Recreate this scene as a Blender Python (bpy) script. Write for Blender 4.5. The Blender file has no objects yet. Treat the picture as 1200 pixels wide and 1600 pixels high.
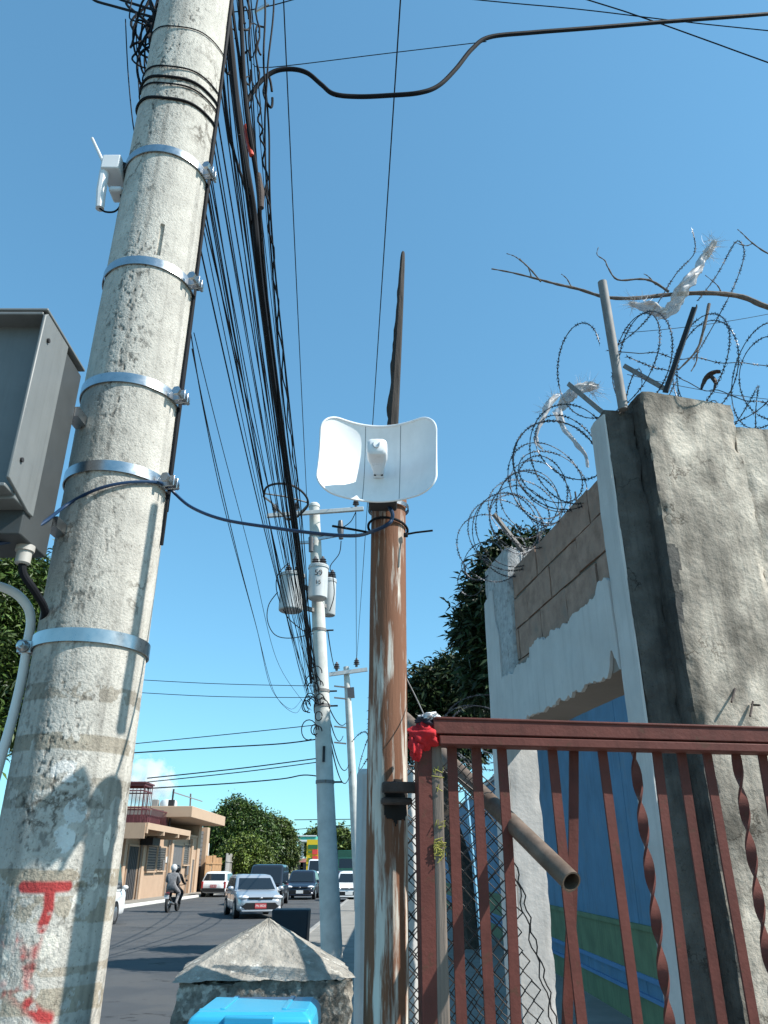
import bpy, bmesh, math, random
import numpy as np
from mathutils import Vector, Matrix
random.seed(7); RNG = np.random.default_rng(7)
R = math.radians
S = bpy.context.scene
C = S.collection

# ------------------------------------------------------------------ camera
PITCH = R(24.76); FPX = 1210.0; CAMZ = 1.65            # photo 1200 x 1600, eye 1.65 m above the road
cd = bpy.data.cameras.new('camera'); cam = bpy.data.objects.new('camera', cd); C.objects.link(cam)
cam.location = (0, 0, CAMZ); cam.rotation_euler = (math.pi/2 + PITCH, 0, 0)
cd.sensor_fit = 'VERTICAL'; cd.sensor_height = 36; cd.lens = 36*FPX/1600
cd.clip_start = 0.05; cd.clip_end = 6000
S.camera = cam
# ------------------------------------------------------------------ sun and sky
SUN = Vector((.69, -.215, .70)).normalized()
w = bpy.data.worlds.new('World'); S.world = w; w.use_nodes = True
nt = w.node_tree; sky = nt.nodes.new('ShaderNodeTexSky'); sky.sky_type = 'NISHITA'; sky.sun_disc = False
sky.sun_elevation = math.asin(SUN.z); sky.sun_rotation = math.atan2(SUN.x, SUN.y)
sky.air_density = 1.0; sky.dust_density = 0.5; sky.ozone_density = 1.0; sky.altitude = 0
nt.nodes['Background'].inputs['Strength'].default_value = 0.122
gm = nt.nodes.new('ShaderNodeGamma'); gm.inputs[1].default_value = .7            # the phone's soft sky contrast and cool white balance
tn = nt.nodes.new('ShaderNodeMix'); tn.data_type = 'RGBA'; tn.blend_type = 'MULTIPLY'; tn.inputs[0].default_value = 1; tn.inputs[7].default_value = (.82, 1.54, 1.82, 1)
nt.links.new(sky.outputs[0], gm.inputs[0]); nt.links.new(gm.outputs[0], tn.inputs[6]); nt.links.new(tn.outputs[2], nt.nodes['Background'].inputs['Color'])
sl = bpy.data.lights.new('sun', 'SUN'); sl.energy = 5.0; sl.angle = R(0.53); sl.color = (1, .955, .88)
so = bpy.data.objects.new('sun', sl); C.objects.link(so); so.rotation_euler = SUN.to_track_quat('Z', 'Y').to_euler()
S.view_settings.view_transform = 'Standard'; S.view_settings.look = 'None'
S.view_settings.exposure = 0.62; S.view_settings.gamma = 1; S.view_settings.use_curve_mapping = False
S.cycles.use_denoising = True
S.cycles.max_bounces = 6

# ------------------------------------------------------------------ surveying helpers: a sight line of the photograph + a distance -> a point
_c, _s = math.cos(PITCH), math.sin(PITCH)
def ray(u, v):
    a = (u-600)/FPX; b = (800-v)/FPX
    return Vector((a, _c - b*_s, _s + b*_c))
def P(u, v, Y):
    d = ray(u, v); return Vector((0, 0, CAMZ)) + d*(Y/d.y)
def PN(u, v, o, n):                                     # sight line meets the plane through o with normal n
    d = ray(u, v); o = Vector(o); c = Vector((0, 0, CAMZ))
    return c + d*((o-c).dot(n)/d.dot(n))

# ------------------------------------------------------------------ noise
def _hash(i, j, k, s):
    n = (i*374761393 + j*668265263 + k*2147483647 + s*974711) & 0xffffffff
    n = ((n ^ (n >> 13))*1274126177) & 0xffffffff
    return ((n ^ (n >> 16)) & 0xffff)/65535.0
def vnoise(x, y, z, s=0):
    x = np.asarray(x, float); y = np.asarray(y, float); z = np.asarray(z, float)
    i = np.floor(x).astype(np.int64); j = np.floor(y).astype(np.int64); k = np.floor(z).astype(np.int64)
    f = x-i; g = y-j; h = z-k
    f = f*f*(3-2*f); g = g*g*(3-2*g); h = h*h*(3-2*h)
    r = 0
    for a in (0, 1):
        for b in (0, 1):
            for c in (0, 1):
                r = r + _hash(i+a, j+b, k+c, s)*(f if a else 1-f)*(g if b else 1-g)*(h if c else 1-h)
    return r
def fbm(x, y, z, s=0, o=4):
    r = 0; a = .5
    for q in range(o):
        r = r + a*vnoise(x*2**q, y*2**q, z*2**q, s+q*17); a *= .5
    return r/(1-.5**o)

# ------------------------------------------------------------------ materials
MATS = {}
def mat(name, col, rough=.7, metal=0., var=.2, scale=6, bump=0., bscale=60, col2=None, thr=(.45, .6), stretch=(1, 1, 1), scale2=4,
        attr=None, crack=0., streak=0., coat=0., rv=.11, island=0., spec=.5, trans=0., alpha=1., ior=1.45, detail=6):
    if name in MATS: return MATS[name]
    m = bpy.data.materials.new(name); m.use_nodes = True; t = m.node_tree; N = t.nodes; L = t.links
    b = N['Principled BSDF']
    tc = N.new('ShaderNodeTexCoord'); mp = N.new('ShaderNodeMapping'); mp.inputs['Scale'].default_value = stretch
    L.new(tc.outputs['Object'], mp.inputs[0])
    def noise(sc, det=detail, src=mp):
        n = N.new('ShaderNodeTexNoise'); n.inputs['Scale'].default_value = sc; n.inputs['Detail'].default_value = det
        n.inputs['Roughness'].default_value = .62; L.new(src.outputs['Object'] if src is tc else src.outputs[0], n.inputs[0]); return n
    def mix(kind, f, a, bb):
        x = N.new('ShaderNodeMix'); x.data_type = 'RGBA'; x.blend_type = kind
        for sock, val in ((x.inputs[0], f), (x.inputs[6], a), (x.inputs[7], bb)):
            if hasattr(val, 'is_linked'): L.new(val, sock)
            elif isinstance(val, (int, float)): sock.default_value = val
            else: sock.default_value = (*val[:3], 1)
        return x.outputs[2]
    def ramp(src, p0, p1, c0=(0, 0, 0), c1=(1, 1, 1)):
        r = N.new('ShaderNodeValToRGB'); e = r.color_ramp.elements
        e[0].position = p0; e[0].color = (*c0, 1); e[1].position = p1; e[1].color = (*c1, 1)
        L.new(src, r.inputs[0]); return r.outputs[0]
    lo = tuple(max(0, c*(1-var)) for c in col); hi = tuple(min(1, c*(1+var)) for c in col)
    out = ramp(noise(scale).outputs[0], .3, .7, lo, hi)
    if col2 is not None:
        f = ramp(noise(scale2).outputs[0], thr[0], thr[1])
        out = mix('MIX', f, out, col2)
    if streak:
        ms = N.new('ShaderNodeMapping'); ms.inputs['Scale'].default_value = (1, 1, .045); L.new(tc.outputs['Object'], ms.inputs[0])
        out = mix('MULTIPLY', ramp(noise(26, 5, ms).outputs[0], .5, .74), out, (1-streak,)*3)
    if crack:
        cn = N.new('ShaderNodeMath'); cn.operation = 'SUBTRACT'; cn.inputs[1].default_value = .5; L.new(noise(crack, 9, tc).outputs[0], cn.inputs[0])
        ab = N.new('ShaderNodeMath'); ab.operation = 'ABSOLUTE'; L.new(cn.outputs[0], ab.inputs[0])
        gate_ = ramp(noise(crack*.9+.7, 2, tc).outputs[0], .52, .6)
        out = mix('MULTIPLY', gate_, out, ramp(ab.outputs[0], .0, .010, (.3, .28, .26), (1, 1, 1)))
        pn = ramp(noise(95, 2, tc).outputs[0], .27, .36, (.35, .33, .3), (1, 1, 1)); out = mix('MULTIPLY', .75, out, pn)
    if attr:
        a = N.new('ShaderNodeAttribute'); a.attribute_name = attr
        out = mix('MULTIPLY', 1.0, out, a.outputs['Color'])
    if island:
        g = N.new('ShaderNodeNewGeometry')
        out = mix('MULTIPLY', 1.0, out, ramp(g.outputs['Random Per Island'], 0, 1, (1-island,)*3, (1+island, 1+island, 1-island*.3)))
    L.new(out, b.inputs['Base Color'])
    rr = N.new('ShaderNodeMapRange'); rr.inputs[3].default_value = max(.02, rough-rv); rr.inputs[4].default_value = min(1, rough+rv)
    L.new(noise(scale*2).outputs[0], rr.inputs[0]); L.new(rr.outputs[0], b.inputs['Roughness'])
    b.inputs['Metallic'].default_value = metal; b.inputs['Specular IOR Level'].default_value = spec
    b.inputs['Coat Weight'].default_value = coat; b.inputs['Coat Roughness'].default_value = .06
    b.inputs['Transmission Weight'].default_value = trans; b.inputs['Alpha'].default_value = alpha; b.inputs['IOR'].default_value = ior
    if bump:
        bp = N.new('ShaderNodeBump'); bp.inputs['Strength'].default_value = min(1, bump); bp.inputs['Distance'].default_value = .012
        L.new(noise(bscale, 8, tc if stretch == (1, 1, 1) else mp).outputs[0], bp.inputs['Height']); L.new(bp.outputs[0], b.inputs['Normal'])
    MATS[name] = m; return m

M_pole   = mat('pole_concrete', (.50, .475, .425), .9, var=.16, scale=9, bump=.5, bscale=120, attr='Col', col2=(.40, .385, .35), thr=(.56, .76), scale2=60, spec=.25, crack=1.1, streak=.16)
M_pole2  = mat('far_pole_concrete', (.52, .52, .49), .9, var=.18, scale=3, bump=.2, spec=.25)
M_conc   = mat('raw_concrete', (.40, .36, .31), .95, var=.34, scale=4, bump=.85, bscale=34, col2=(.19, .17, .145), thr=(.48, .66), scale2=3.2, attr='Col', spec=.2, crack=1.6, streak=.38)
M_rawd   = mat('shade_dark_concrete', (.095, .09, .082), .95, var=.35, scale=6, bump=1, bscale=30, col2=(.055, .052, .05), thr=(.5, .7), scale2=4, spec=.2, crack=2.2, streak=.4)  # darker copy of the concrete, with shade painted into its colour
M_concr  = mat('weathered_concrete', (.31, .29, .255), .95, var=.4, scale=14, bump=1, bscale=55, col2=(.62, .6, .54), thr=(.58, .68), scale2=22, spec=.2)
M_rubble = mat('pitted_concrete', (.22, .2, .17), .95, var=.6, scale=34, bump=1, bscale=30, col2=(.5, .46, .4), thr=(.52, .62), scale2=30, spec=.2)
M_white  = mat('white_wall_paint', (.50, .49, .475), .85, var=.1, scale=3, bump=.35, bscale=28, col2=(.42, .43, .43), thr=(.6, .78), scale2=7, spec=.3, streak=.14)
M_greywall = mat('grey_render', (.4, .41, .41), .9, var=.25, scale=20, bump=.9, bscale=60, col2=(.22, .22, .22), thr=(.55, .7), scale2=16, spec=.2)
M_block  = mat('concrete_block', (.33, .22, .17), .95, var=.28, scale=10, bump=.7, bscale=70, col2=(.17, .15, .13), thr=(.56, .75), scale2=5, spec=.2)
M_mortar = mat('mortar', (.15, .14, .12), .95, var=.2, bump=.6, spec=.2)
M_blue   = mat('blue_wall_paint', (.085, .19, .30), .8, var=.18, scale=2.5, bump=.15, col2=(.12, .2, .27), thr=(.55, .75), scale2=3, streak=.25)
M_green  = mat('green_wall_paint', (.125, .18, .095), .85, var=.25, scale=3, bump=.15, streak=.25)
M_stripe = mat('pale_blue_stripe', (.09, .20, .36), .8, var=.1)
M_red    = mat('red_oxide_paint', (.105, .033, .026), .65, var=.2, scale=14, bump=.15, bscale=90, col2=(.085, .035, .024), thr=(.6, .66), scale2=30, spec=.25, streak=.3)
M_rust   = mat('rust_streaked_paint', (.55, .52, .46), .8, var=.2, scale=9, bump=.3, bscale=60, col2=(.165, .07, .036), thr=(.412, .505), stretch=(1, 1, .085), scale2=30, detail=12, streak=.45)
M_ironrust = mat('dark_rusted_iron', (.05, .035, .03), .8, var=.4, scale=20, bump=.3)
M_char   = mat('black_burn', (.012, .010, .009), .95, var=.3, scale=20)
M_galv   = mat('galvanised_steel', (.44, .45, .46), .3, 1., var=.12, scale=20)
M_galvd  = mat('dull_galvanised_pipe', (.22, .215, .21), .75, .35, var=.25, scale=25, col2=(.16, .13, .1), thr=(.58, .72), scale2=14, stretch=(1, 1, .4))
M_oldpipe = mat('brown_old_pipe', (.17, .125, .095), .6, .35, var=.3, scale=22, bump=.1, col2=(.1, .065, .045), thr=(.5, .7), scale2=9)
M_dgrey  = mat('dark_angle_iron', (.035, .035, .038), .7, .3, var=.3)
M_black  = mat('black_cable', (.008, .009, .012), .75, var=.3, scale=9, spec=.2)
M_bluec  = mat('blue_ethernet_cable', (.006, .028, .075), .4, var=.1)
M_redtape = mat('orange_red_sleeve', (.55, .06, .03), .5, var=.1)
M_wire   = mat('razor_wire_steel', (.07, .075, .085), .45, .8, var=.35, scale=30)
M_chain  = mat('chain_link_rusted', (.055, .05, .048), .6, .6, var=.4, scale=40)
M_cab    = mat('grey_cabinet_paint', (.15, .16, .16), .45, var=.10, scale=6, bump=.04, streak=.16)
M_cabd   = mat('dark_cabinet_back', (.045, .05, .052), .5, var=.1, scale=6)
M_dish   = mat('white_dish_plastic', (.76, .77, .78), .4, var=.05, scale=14, streak=.07)
M_feed   = mat('white_feed_plastic', (.72, .73, .745), .3, var=.02)
M_seam   = mat('grey_seam', (.18, .2, .22), .6, var=.05)
M_logo   = mat('grey_logo', (.42, .45, .48), .4, var=.02)
M_radio  = mat('radio_plastic', (.66, .67, .68), .45, var=.04)
M_pvc    = mat('white_pvc', (.72, .72, .70), .35, var=.05)
M_fit    = mat('conduit_fitting', (.36, .34, .31), .5, var=.1)
M_wood   = mat('weathered_grey_wood', (.15, .12, .10), .9, var=.35, scale=30, bump=.6, bscale=50, stretch=(1, 1, .06), col2=(.08, .065, .055), thr=(.5, .66), scale2=40)
M_dwood  = mat('charred_wood', (.03, .025, .022), .9, var=.5, scale=30, bump=.8, bscale=40, stretch=(1, 1, .12), col2=(.09, .07, .06), thr=(.6, .75), scale2=22)
M_branch = mat('dead_branch_bark', (.13, .105, .09), .9, var=.35, scale=40, bump=.4)
M_cloth  = mat('red_cloth', (.42, .012, .018), .85, var=.25, scale=30, bump=.3)
M_dcloth = mat('dark_cloth', (.03, .03, .045), .9, var=.4, scale=30)
M_plastic = mat('shredded_plastic', (.5, .47, .45), .5, var=.35, scale=40, alpha=.62)
M_wplastic = mat('white_plastic_scrap', (.7, .7, .72), .4, var=.15)
M_tool   = mat('blue_toolbox_plastic', (.035, .33, .52), .32, var=.06, scale=3, bump=.04, bscale=200)
M_toold  = mat('blue_latch_plastic', (.028, .27, .44), .3, var=.05)
M_rod    = mat('pale_blue_rod', (.16, .38, .55), .45, var=.1)
M_string = mat('yellow_green_string', (.3, .28, .06), .8, var=.3)
M_asph   = mat('asphalt', (.070, .073, .077), .9, var=.16, scale=.8, bump=.35, bscale=120, col2=(.088, .088, .088), thr=(.46, .56), scale2=.45, spec=.3, crack=.35)
M_pave   = mat('pavement_concrete', (.25, .235, .21), .95, var=.18, scale=2, bump=.3, bscale=40, spec=.2)
M_earth  = mat('dry_ground', (.17, .145, .105), .95, var=.3, scale=.3, bump=.4, spec=.2)
M_kerb   = mat('white_kerb_paint', (.62, .61, .57), .85, var=.15, scale=2)
M_kerbg  = mat('grey_kerb', (.3, .285, .26), .9, var=.2, scale=3, bump=.2)
M_peach  = mat('peach_wall_paint', (.40, .275, .19), .85, var=.07, scale=1.2, bump=.06, col2=(.36, .25, .17), thr=(.6, .8), scale2=1.4, streak=.16)
M_peach2 = mat('pale_peach_trim', (.44, .31, .215), .85, var=.05, scale=1.2)
M_soffit = mat('unpainted_slab', (.22, .19, .165), .9, var=.2, scale=1.2)
M_shut   = mat('grey_shutter', (.12, .115, .115), .6, var=.15, scale=3)
M_dark   = mat('dark_opening', (.018, .018, .02), .6, var=.3)
M_louv   = mat('grey_louvre', (.13, .13, .125), .45, var=.15)
M_cage   = mat('maroon_cage_paint', (.10, .028, .034), .6, var=.2)
M_plywood = mat('brown_plywood_hoarding', (.36, .2, .095), .85, var=.2, scale=1.5)
M_zinc   = mat('weathered_zinc_sheet', (.34, .315, .29), .6, .3, var=.25, scale=1.2, stretch=(1, 1, .3), bump=.2)
M_silver = mat('silver_car_paint', (.44, .475, .51), .28, .45, var=.03, coat=.6, rv=.015)
M_whitec = mat('white_car_paint', (.72, .73, .73), .35, var=.03, coat=.5, rv=.015)
M_blackc = mat('black_car_paint', (.012, .013, .017), .28, var=.05, coat=.6, rv=.015)
M_navyc  = mat('navy_car_paint', (.013, .016, .028), .3, var=.05, coat=.6, rv=.015)
M_maroonc = mat('dark_maroon_car_paint', (.045, .022, .024), .3, var=.05, coat=.5, rv=.015)
M_greenc = mat('green_truck_paint', (.012, .07, .045), .45, var=.1, coat=.3)
M_glass  = mat('tinted_glass', (.012, .016, .02), .08, var=.02, coat=.4, rv=.015)
M_tyre   = mat('tyre_rubber', (.016, .016, .017), .85, var=.2)
M_rim    = mat('alloy_rim', (.33, .34, .35), .4, .8, var=.1)
M_lamp   = mat('headlamp_lens', (.75, .76, .78), .12, var=.02, coat=.8, rv=.015)
M_amber  = mat('amber_lens', (.75, .42, .1), .2, var=.02, coat=.5, rv=.015)
M_rlamp  = mat('red_tail_lens', (.35, .02, .02), .2, var=.05, coat=.5, rv=.015)
M_grille = mat('black_grille', (.012, .012, .013), .5, var=.1)
M_plate  = mat('red_number_plate', (.40, .055, .06), .5, var=.05)
M_ltxt   = mat('white_plate_lettering', (.75, .7, .68), .5, var=.02)
M_hood   = mat('grey_hooded_jacket', (.19, .185, .19), .9, var=.4, scale=12, bump=.8, bscale=14)
M_jacket = mat('black_jacket', (.016, .015, .017), .85, var=.2, scale=8)
M_helmw  = mat('pale_grey_helmet', (.5, .5, .5), .35, var=.05)
M_helmb  = mat('black_helmet', (.015, .015, .017), .3, var=.05)
M_teal   = mat('teal_canopy', (.06, .36, .28), .5, var=.05)
M_yel    = mat('yellow_sign', (.72, .48, .02), .5, var=.05)
M_rsign  = mat('red_sign_panel', (.75, .07, .06), .5, var=.05)
M_gsign  = mat('green_sign_panel', (.03, .14, .05), .5, var=.1)
M_pink   = mat('pink_shop_trim', (.6, .24, .2), .7, var=.1)
M_xf     = mat('transformer_grey_paint', (.45, .47, .475), .5, var=.1, scale=4, streak=.15)
M_xtxt   = mat('black_stencil', (.02, .02, .025), .6, var=.1)
M_insul  = mat('grey_insulator', (.08, .075, .08), .35, var=.2)
M_cloud  = mat('cloud_white', (.9, .9, .9), 1, var=.02, spec=0)
M_bin    = mat('dark_navy_bin', (.014, .022, .032), .6, var=.15)
M_leafd  = mat('dark_mango_leaf', (.016, .033, .010), .6, var=.35, scale=1.1, island=.5)
M_leafm  = mat('mango_leaf', (.05, .085, .022), .5, var=.4, scale=.9, island=.55)
M_leafy  = mat('yellow_green_leaf', (.095, .13, .03), .55, var=.4, scale=.6, island=.5)
M_leafk  = mat('olive_leaf', (.07, .10, .03), .55, var=.4, scale=.4, island=.5)
M_bark   = mat('bark', (.09, .07, .055), .95, var=.35, scale=12, bump=.6)

# ------------------------------------------------------------------ mesh helpers
ORG = {}
def tag(o, label=None, cat=None, group=None, kind=None):
    for k, v in (('label', label), ('category', cat), ('group', group), ('kind', kind)):
        if v: o[k] = v
    return o
def thing(name, label, cat, loc=(0, 0, 0), rz=0., group=None, kind=None):
    o = bpy.data.objects.new(name, None); C.objects.link(o); o.empty_display_size = .1
    o.location = loc; o.rotation_euler = (0, 0, rz); ORG[o.name] = Vector(loc) if rz == 0 else None
    return tag(o, label, cat, group, kind)
def frame(t, ref=Vector((0, 0, 1))):
    t = t.normalized()
    if abs(t.dot(ref)) > .98: ref = Vector((0, 1, 0)) if abs(t.y) < .9 else Vector((1, 0, 0))
    a = t.cross(ref).normalized(); return a, a.cross(t).normalized()
class MB:
    def __init__(s): s.V = []; s.F = []
    def add(s, vs, fs):
        o = len(s.V); s.V += [tuple(v) for v in vs]; s.F += [tuple(i+o for i in f) for f in fs]; return s
    def box(s, c, d, rot=None, taper=1.):
        c = Vector(c); vs = []
        for z in (-.5, .5):
            k = taper if z > 0 else 1
            for x, y in ((-.5, -.5), (.5, -.5), (.5, .5), (-.5, .5)):
                p = Vector((x*d[0]*k, y*d[1]*k, z*d[2])); vs.append(c + (rot @ p if rot else p))
        return s.add(vs, [(3, 2, 1, 0), (4, 5, 6, 7), (0, 1, 5, 4), (1, 2, 6, 5), (2, 3, 7, 6), (3, 0, 4, 7)])
    def bar(s, p, q, w, h, ref=Vector((0, 0, 1))):
        p = Vector(p); q = Vector(q); a, b = frame(q-p, ref); vs = []
        for e in (p, q):
            for x, y in ((-1, -1), (1, -1), (1, 1), (-1, 1)): vs.append(e + a*(x*w/2) + b*(y*h/2))
        return s.add(vs, [(3, 2, 1, 0), (4, 5, 6, 7), (0, 1, 5, 4), (1, 2, 6, 5), (2, 3, 7, 6), (3, 0, 4, 7)])
    def tube(s, pts, r, n=8, cap=True):
        pts = [Vector(p) for p in pts]; k = len(pts); rs = r if isinstance(r, (list, tuple)) else [r]*k
        t0 = (pts[1]-pts[0]).normalized(); a, b = frame(t0); vs = []
        for i, p in enumerate(pts):
            t = (pts[min(i+1, k-1)]-pts[max(i-1, 0)])
            if t.length > 1e-9:
                t.normalize(); a = (a - t*a.dot(t))
                if a.length < 1e-6: a, b = frame(t)
                a.normalize(); b = t.cross(a)
            for j in range(n):
                q = 2*math.pi*j/n; vs.append(p + (a*math.cos(q) + b*math.sin(q))*rs[i])
        fs = [(i*n+j, i*n+(j+1) % n, (i+1)*n+(j+1) % n, (i+1)*n+j) for i in range(k-1) for j in range(n)]
        if cap: fs += [tuple(range(n))[::-1], tuple((k-1)*n+j for j in range(n))]
        return s.add(vs, fs)
    def lathe(s, prof, n=20, o=(0, 0, 0), rot=None, cap=True):
        o = Vector(o); vs = []
        for r, z in prof:
            for j in range(n):
                q = 2*math.pi*j/n; p = Vector((r*math.cos(q), r*math.sin(q), z)); vs.append(o + (rot @ p if rot else p))
        k = len(prof); fs = [(i*n+j, i*n+(j+1) % n, (i+1)*n+(j+1) % n, (i+1)*n+j) for i in range(k-1) for j in range(n)]
        if cap: fs += [tuple(range(n))[::-1], tuple((k-1)*n+j for j in range(n))]
        return s.add(vs, fs)
    def loft(s, rings, cap=True):
        n = len(rings[0]); vs = [p for r in rings for p in r]; k = len(rings)
        fs = [(i*n+j, i*n+(j+1) % n, (i+1)*n+(j+1) % n, (i+1)*n+j) for i in range(k-1) for j in range(n)]
        if cap: fs += [tuple(range(n))[::-1], tuple((k-1)*n+j for j in range(n))]
        return s.add(vs, fs)
    def prism(s, poly, off):
        off = Vector(off); poly = [Vector(p) for p in poly]; n = len(poly)
        return s.add(poly + [p+off for p in poly], [tuple(range(n))[::-1], tuple(range(n, 2*n))] + [(j, (j+1) % n, n+(j+1) % n, n+j) for j in range(n)])
    def ell(s, c, d, n=12, m=8, rot=None):
        return s.lathe([(max(1e-4, math.sin(math.pi*i/m))*1., -math.cos(math.pi*i/m)) for i in range(m+1)], n, (0, 0, 0), None).xf_last(n*(m+1), c, d, rot)
    def xf_last(s, k, c, d, rot=None):
        c = Vector(c)
        for i in range(len(s.V)-k, len(s.V)):
            p = s.V[i]; p = Vector((p[0]*d[0], p[1]*d[1], p[2]*d[2])); s.V[i] = tuple(c + (rot @ p if rot else p))
        return s
    def build(s, name, m, parent=None, smooth=True, bevel=0, col=None, world=True, kind=None, ang=35):
        me = bpy.data.meshes.new(name); V = s.V
        o0 = ORG.get(parent.name) if (parent is not None and world) else None
        if o0 is not None: V = [(v[0]-o0.x, v[1]-o0.y, v[2]-o0.z) for v in V]
        me.from_pydata(V, [], s.F); me.update()
        bm = bmesh.new(); bm.from_mesh(me); bmesh.ops.recalc_face_normals(bm, faces=bm.faces); bm.to_mesh(me); bm.free()
        return finish(me, name, m, parent, smooth, bevel, col, kind, ang)
def finish(me, name, m, parent, smooth, bevel=0, col=None, kind=None, ang=35):
    if smooth:
        me.polygons.foreach_set('use_smooth', [True]*len(me.polygons)); me.set_sharp_from_angle(angle=R(ang))
    me.materials.append(m)
    o = bpy.data.objects.new(name, me); C.objects.link(o)
    if col is not None:
        a = me.color_attributes.new('Col', 'FLOAT_COLOR', 'POINT'); c = np.ones((len(me.vertices), 4), np.float32); c[:, :3] = col
        a.data.foreach_set('color', c.ravel())
    if bevel:
        b = o.modifiers.new('bevel', 'BEVEL'); b.width = bevel; b.segments = 2; b.limit_method = 'ANGLE'; b.angle_limit = R(40)
    if parent is not None:
        o.parent = parent; ORG[o.name] = ORG.get(parent.name)
    else: ORG[o.name] = Vector((0, 0, 0))
    if kind: o['kind'] = kind
    return o
def npmesh(name, V, F, m, parent=None, smooth=True, col=None, kind=None, ang=60):
    V = np.asarray(V, np.float32); F = np.asarray(F, np.int32)
    if parent is not None and ORG.get(parent.name) is not None: V = V - np.array(ORG[parent.name], np.float32)
    me = bpy.data.meshes.new(name); k = F.shape[1]
    me.vertices.add(len(V)); me.vertices.foreach_set('co', V.ravel())
    me.loops.add(F.size); me.loops.foreach_set('vertex_index', F.ravel())
    me.polygons.add(len(F)); me.polygons.foreach_set('loop_start', np.arange(len(F), dtype=np.int32)*k)
    me.polygons.foreach_set('loop_total', np.full(len(F), k, np.int32)); me.update(calc_edges=True); me.validate()
    return finish(me, name, m, parent, smooth, 0, col, kind, ang)
def gridfaces(nu, nv, wrap=False):
    i = np.arange(nv-1)[:, None]; j = np.arange(nu if wrap else nu-1)[None, :]
    a = i*nu+j; b = i*nu+(j+1) % nu; return np.stack([a, b, b+nu, a+nu], -1).reshape(-1, 4)
def copy_tree(o, parent=None):
    c = o.copy(); C.objects.link(c); c.parent = parent; ORG[c.name] = None
    for ch in list(o.children): copy_tree(ch, c)
    return c
def cat_pts(a, b, sag, n=24, wob=0., seed=0):
    a = Vector(a); b = Vector(b); pts = []
    for i in range(n+1):
        t = i/n; p = a.lerp(b, t); p.z -= 4*sag*t*(1-t)
        if wob:
            p.x += wob*(float(vnoise(t*9, seed, 0, 3))-.5); p.z += wob*(float(vnoise(t*9, seed, 5, 4))-.5)
        pts.append(p)
    return pts
def spline(pts, k=6):
    pts = [Vector(p) for p in pts]; out = []
    for i in range(len(pts)-1):
        p0 = pts[max(i-1, 0)]; p1 = pts[i]; p2 = pts[i+1]; p3 = pts[min(i+2, len(pts)-1)]
        for j in range(k):
            t = j/k; out.append(.5*((2*p1) + (p2-p0)*t + (2*p0-5*p1+4*p2-p3)*t*t + (3*p1-p0-3*p2+p3)*t**3))
    return out + [pts[-1]]
def rough_box(x0, x1, y0, y1, z0, z1, res, amp, fr=3., seed=0, chip=0., fn=None):
    """closed box of small quads in local coords, every vertex moved by a continuous noise; chip eats the vertical edges"""
    V = []; F = []; off = 0
    def axis(a, b): return np.linspace(a, b, max(2, int(abs(b-a)/res)+1))
    X, Y, Z = axis(x0, x1), axis(y0, y1), axis(z0, z1)
    for ax, val, A, B in ((1, y0, X, Z), (1, y1, X, Z), (0, x0, Y, Z), (0, x1, Y, Z), (2, z1, X, Y), (2, z0, X, Y)):
        b, a = np.meshgrid(B, A, indexing='ij'); c = np.full(a.shape, val)
        p = {1: (a, c, b), 0: (c, a, b), 2: (a, b, c)}[ax]
        V.append(np.stack(p, -1).reshape(-1, 3)); F.append(gridfaces(len(A), len(B))+off); off += len(A)*len(B)
    V = np.concatenate(V); F = np.concatenate(F)
    x, y, z = V.T
    d = np.stack([fbm(x*fr, y*fr, z*fr, seed+q*31, 5)-.5 for q in range(3)], -1)*2*amp
    fine = np.stack([fbm(x*fr*9, y*fr*9, z*fr*9, seed+q*31+7, 3)-.5 for q in range(3)], -1)*amp*.6
    W = V + d*.7 + fine*1.3
    if chip:
        cx, cy = (x0+x1)/2, (y0+y1)/2
        ex = np.minimum(np.abs(x-x0), np.abs(x-x1)); ey = np.minimum(np.abs(y-y0), np.abs(y-y1)); e = np.maximum(ex, ey)
        k = np.clip(1-e/(chip*2.2), 0, 1)*np.clip((fbm(x*7, y*7, z*7, seed+90, 4)-.42)*3.2, 0, 1)*chip
        W[:, 0] += np.sign(cx-x)*k; W[:, 1] += np.sign(cy-y)*k
    if fn: W = fn(W, V)
    return W, F

# ------------------------------------------------------------------ ground
def sheet(name, x0, x1, y0, y1, z, m, label=None):
    o = MB().add([(x0, y0, z), (x1, y0, z), (x1, y1, z), (x0, y1, z)], [(0, 1, 2, 3)]).build(name, m, smooth=False)
    return tag(o, kind='structure', label=label)
sheet('ground', -2500, 2500, -60, 4000, -.02, M_earth, 'dry bare ground spreading away beyond the street')
sheet('road', -12.0, -2.0, -30, 900, 0, M_asph, 'dark grey asphalt road running away between the kerbs')
pv = MB(); pv.box((.8, 20, .06), (5.5, 100, .12)); tag(pv.build('pavement', M_pave, smooth=False), kind='structure', label='grey concrete pavement under the poles and gate')
pl = MB(); pl.box((-13.4, 70, .06), (2.5, 160, .12)); tag(pl.build('sidewalk', M_pave, smooth=False), kind='structure', label='pale sidewalk in front of the peach shop')
kb = bpy.data.objects.new('kerb', None); C.objects.link(kb); ORG['kerb'] = Vector((0, 0, 0)); tag(kb, kind='structure', label='white painted kerb stones along the sidewalk')
for i in range(40):
    MB().box((-12.075, 22+i*1.5, .07), (.15, 1.485, .145)).build('kerb_stone', M_kerb if (22+i*1.5) < 60 else M_kerbg, kb, bevel=.012)
kb2 = bpy.data.objects.new('kerb', None); C.objects.link(kb2); ORG[kb2.name] = Vector((0, 0, 0)); tag(kb2, kind='structure', label='grey kerb stones beside the concrete poles')
for i in range(34):
    MB().box((-2.02, 4+i*1.5, .064), (.15, 1.485, .132)).build('kerb_stone', M_kerbg, kb2, bevel=.012)

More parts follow.
